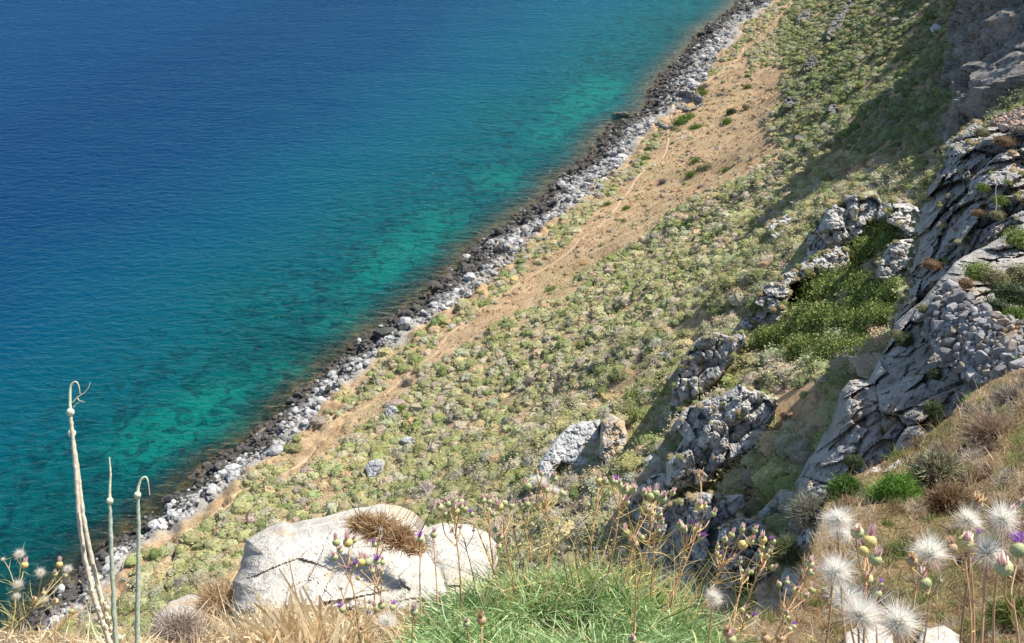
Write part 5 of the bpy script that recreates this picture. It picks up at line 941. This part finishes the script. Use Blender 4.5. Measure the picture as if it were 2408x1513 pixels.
thistle((2030, 1600), .00078, Cc([(1165, 790, 'w', 42)]), 'thistle with a flattened white head just under the topmost one', leaves=3, thick=1.5)
thistle((1920, 1600), .00070, Cc([(1120, 1045, 'w', 60)]), 'thistle with a round white head at the left of the big cluster', leaves=3, thick=1.5)
thistle((1980, 1620), .00074, Cc([(1195, 1225, 'w', 55)]), 'thistle with a creamy white head tucked behind the lowest two', leaves=3, thick=1.5)
thistle((2020, 1640), .00064, Cc([(1280, 1345, 'w', 70)]), 'thistle with the largest white head at the bottom, left of the lowest pair', leaves=2, thick=1.6)
thistle((2110, 1640), .00066, Cc([(1545, 1385, 'w', 72)]), 'thistle with the lowest creamy white head, right of the lowest pair', leaves=2, thick=1.6)
thistle((2030, 1560), .00075, Cc([(1272, 772, 'b', 37), (1350, 832, 'y', 42), (1392, 955, 'b', 36), (1312, 895, 'y', 30)]), 'thistle with big round yellow green buds between the white heads', leaves=6, thick=1.7)
thistle((2060, 1600), .00078, Cc([(1338, 1085, 'b', 34), (1405, 1182, 'b', 26), (1430, 1120, 'p', 14)]), 'thistle with two pale buds under the big round ones', leaves=6, thick=1.3)
thistle((2130, 1600), .00070, Cc([(1760, 935, 'w', 60), (1640, 965, 't', 30)]), 'thistle with a wide white head and a rosy dried bud beside it', leaves=4, thick=1.7)
thistle((2150, 1600), .00080, Cc([(1720, 1112, 'b', 38), (1820, 1095, 'b', 18)]), 'thistle with a pale fat bud below the wide white head', leaves=4, thick=1.3)
thistle((2300, 1620), .00072, Cc([(2130, 915, 'w', 62)]), 'thistle with a wide white head on a dark stem beside the purple flower', leaves=5, thick=1.7)
thistle((2340, 1620), .00076, Cc([(2242, 695, 'w', 54)]), 'thistle with a white head nearest the top right of the group', leaves=4, thick=1.5)
thistle((2290, 1600), .00080, Cc([(2010, 700, 'w', 46)]), 'thistle with a white head seen edge-on behind a yellow bud', leaves=4, thick=1.4)
thistle((2280, 1600), .00078, Cc([(1995, 842, 'y', 44), (2068, 795, 'p', 20), (1905, 880, 't', 30)]), 'thistle with a large yellow bud and a tiny purple flower above', leaves=5, thick=1.5)
thistle((2250, 1590), .00085, Cc([(2070, 590, 't', 34)]), 'thistle with one dark withered bud standing highest at the right', leaves=3, thick=1.2, stemcol=(.32, .2, .12))
thistle((2390, 1640), .00070, Cc([(2345, 890, 'p', 44), (2250, 1010, 'b', 50)]), 'thistle with the vivid purple flower at the right edge', leaves=6, thick=1.8)
thistle((2420, 1600), .00078, Cc([(2300, 640, 'b', 26), (2385, 600, 'b', 26), (2390, 720, 't', 26)]), 'thistle with pink-tipped buds cut by the right edge', leaves=8, thick=1.3)
# orange flower on the outcrop
thistle((1648, 1170), .0200, [(1644, 1122, 't', 6), (1640, 1115, 't', 4), (1650, 1116, 't', 4)], 'lone orange flower head before the broad craggy outcrop', leaves=4, stemcol=(.5, .32, .2), name='orange_flower')
# dry bare stalk on cliff spur
P = spline(W([2340, 2343, 2341, 2344], [500, 480, 455, 425], .0172), 6); V, Q = tube(P, .0172*np.linspace(1.6, .9, len(P)), 5); o = mk('dry_stalk', V-P[0], [Q], M_straw, (.62, .55, .42)); o.location = P[0]; tag(o, 'tall bare dry stalk standing on the cliff spur at the right', 'plant')
# bare twigs crossing the tussock
for (a, b, c_, d__, lb) in [((1255, 1340), (1345, 1250), (1389, 1208), .0014, 'dark bare twig leaning right with a pale tip above the tussock'), ((1500, 1400), (1580, 1345), (1650, 1315), .00125, 'long straight bleached twig leaning over the right of the tussock'), ((1385, 1420), (1430, 1350), (1462, 1300), .00125, 'bleached straw leaning right out of the tussock middle'), ((1440, 1450), (1455, 1400), (1465, 1330), .00125, 'thin bleached straw standing beside the leaning one'), ((985, 1260), (1010, 1210), (1022, 1180), .00145, 'dark twig rising behind the large white boulder'), ((1018, 1190), (1000, 1155), (990, 1140), .0015, 'forked pale twig above the large white boulder')]:
    P = spline(W([a[0], b[0], c_[0]], [a[1], b[1], c_[1]], d__), 6); V, Q = tube(P, d__*np.linspace(1.5, .8, len(P)), 5); o = mk('twig', V-P[0], [Q], M_straw, (.60, .54, .45) if 'bleached' in lb or 'pale twig' in lb else (.22, .16, .12)); o.location = P[0]; tag(o, lb, 'twig')
print('objects', len(bpy.data.objects))
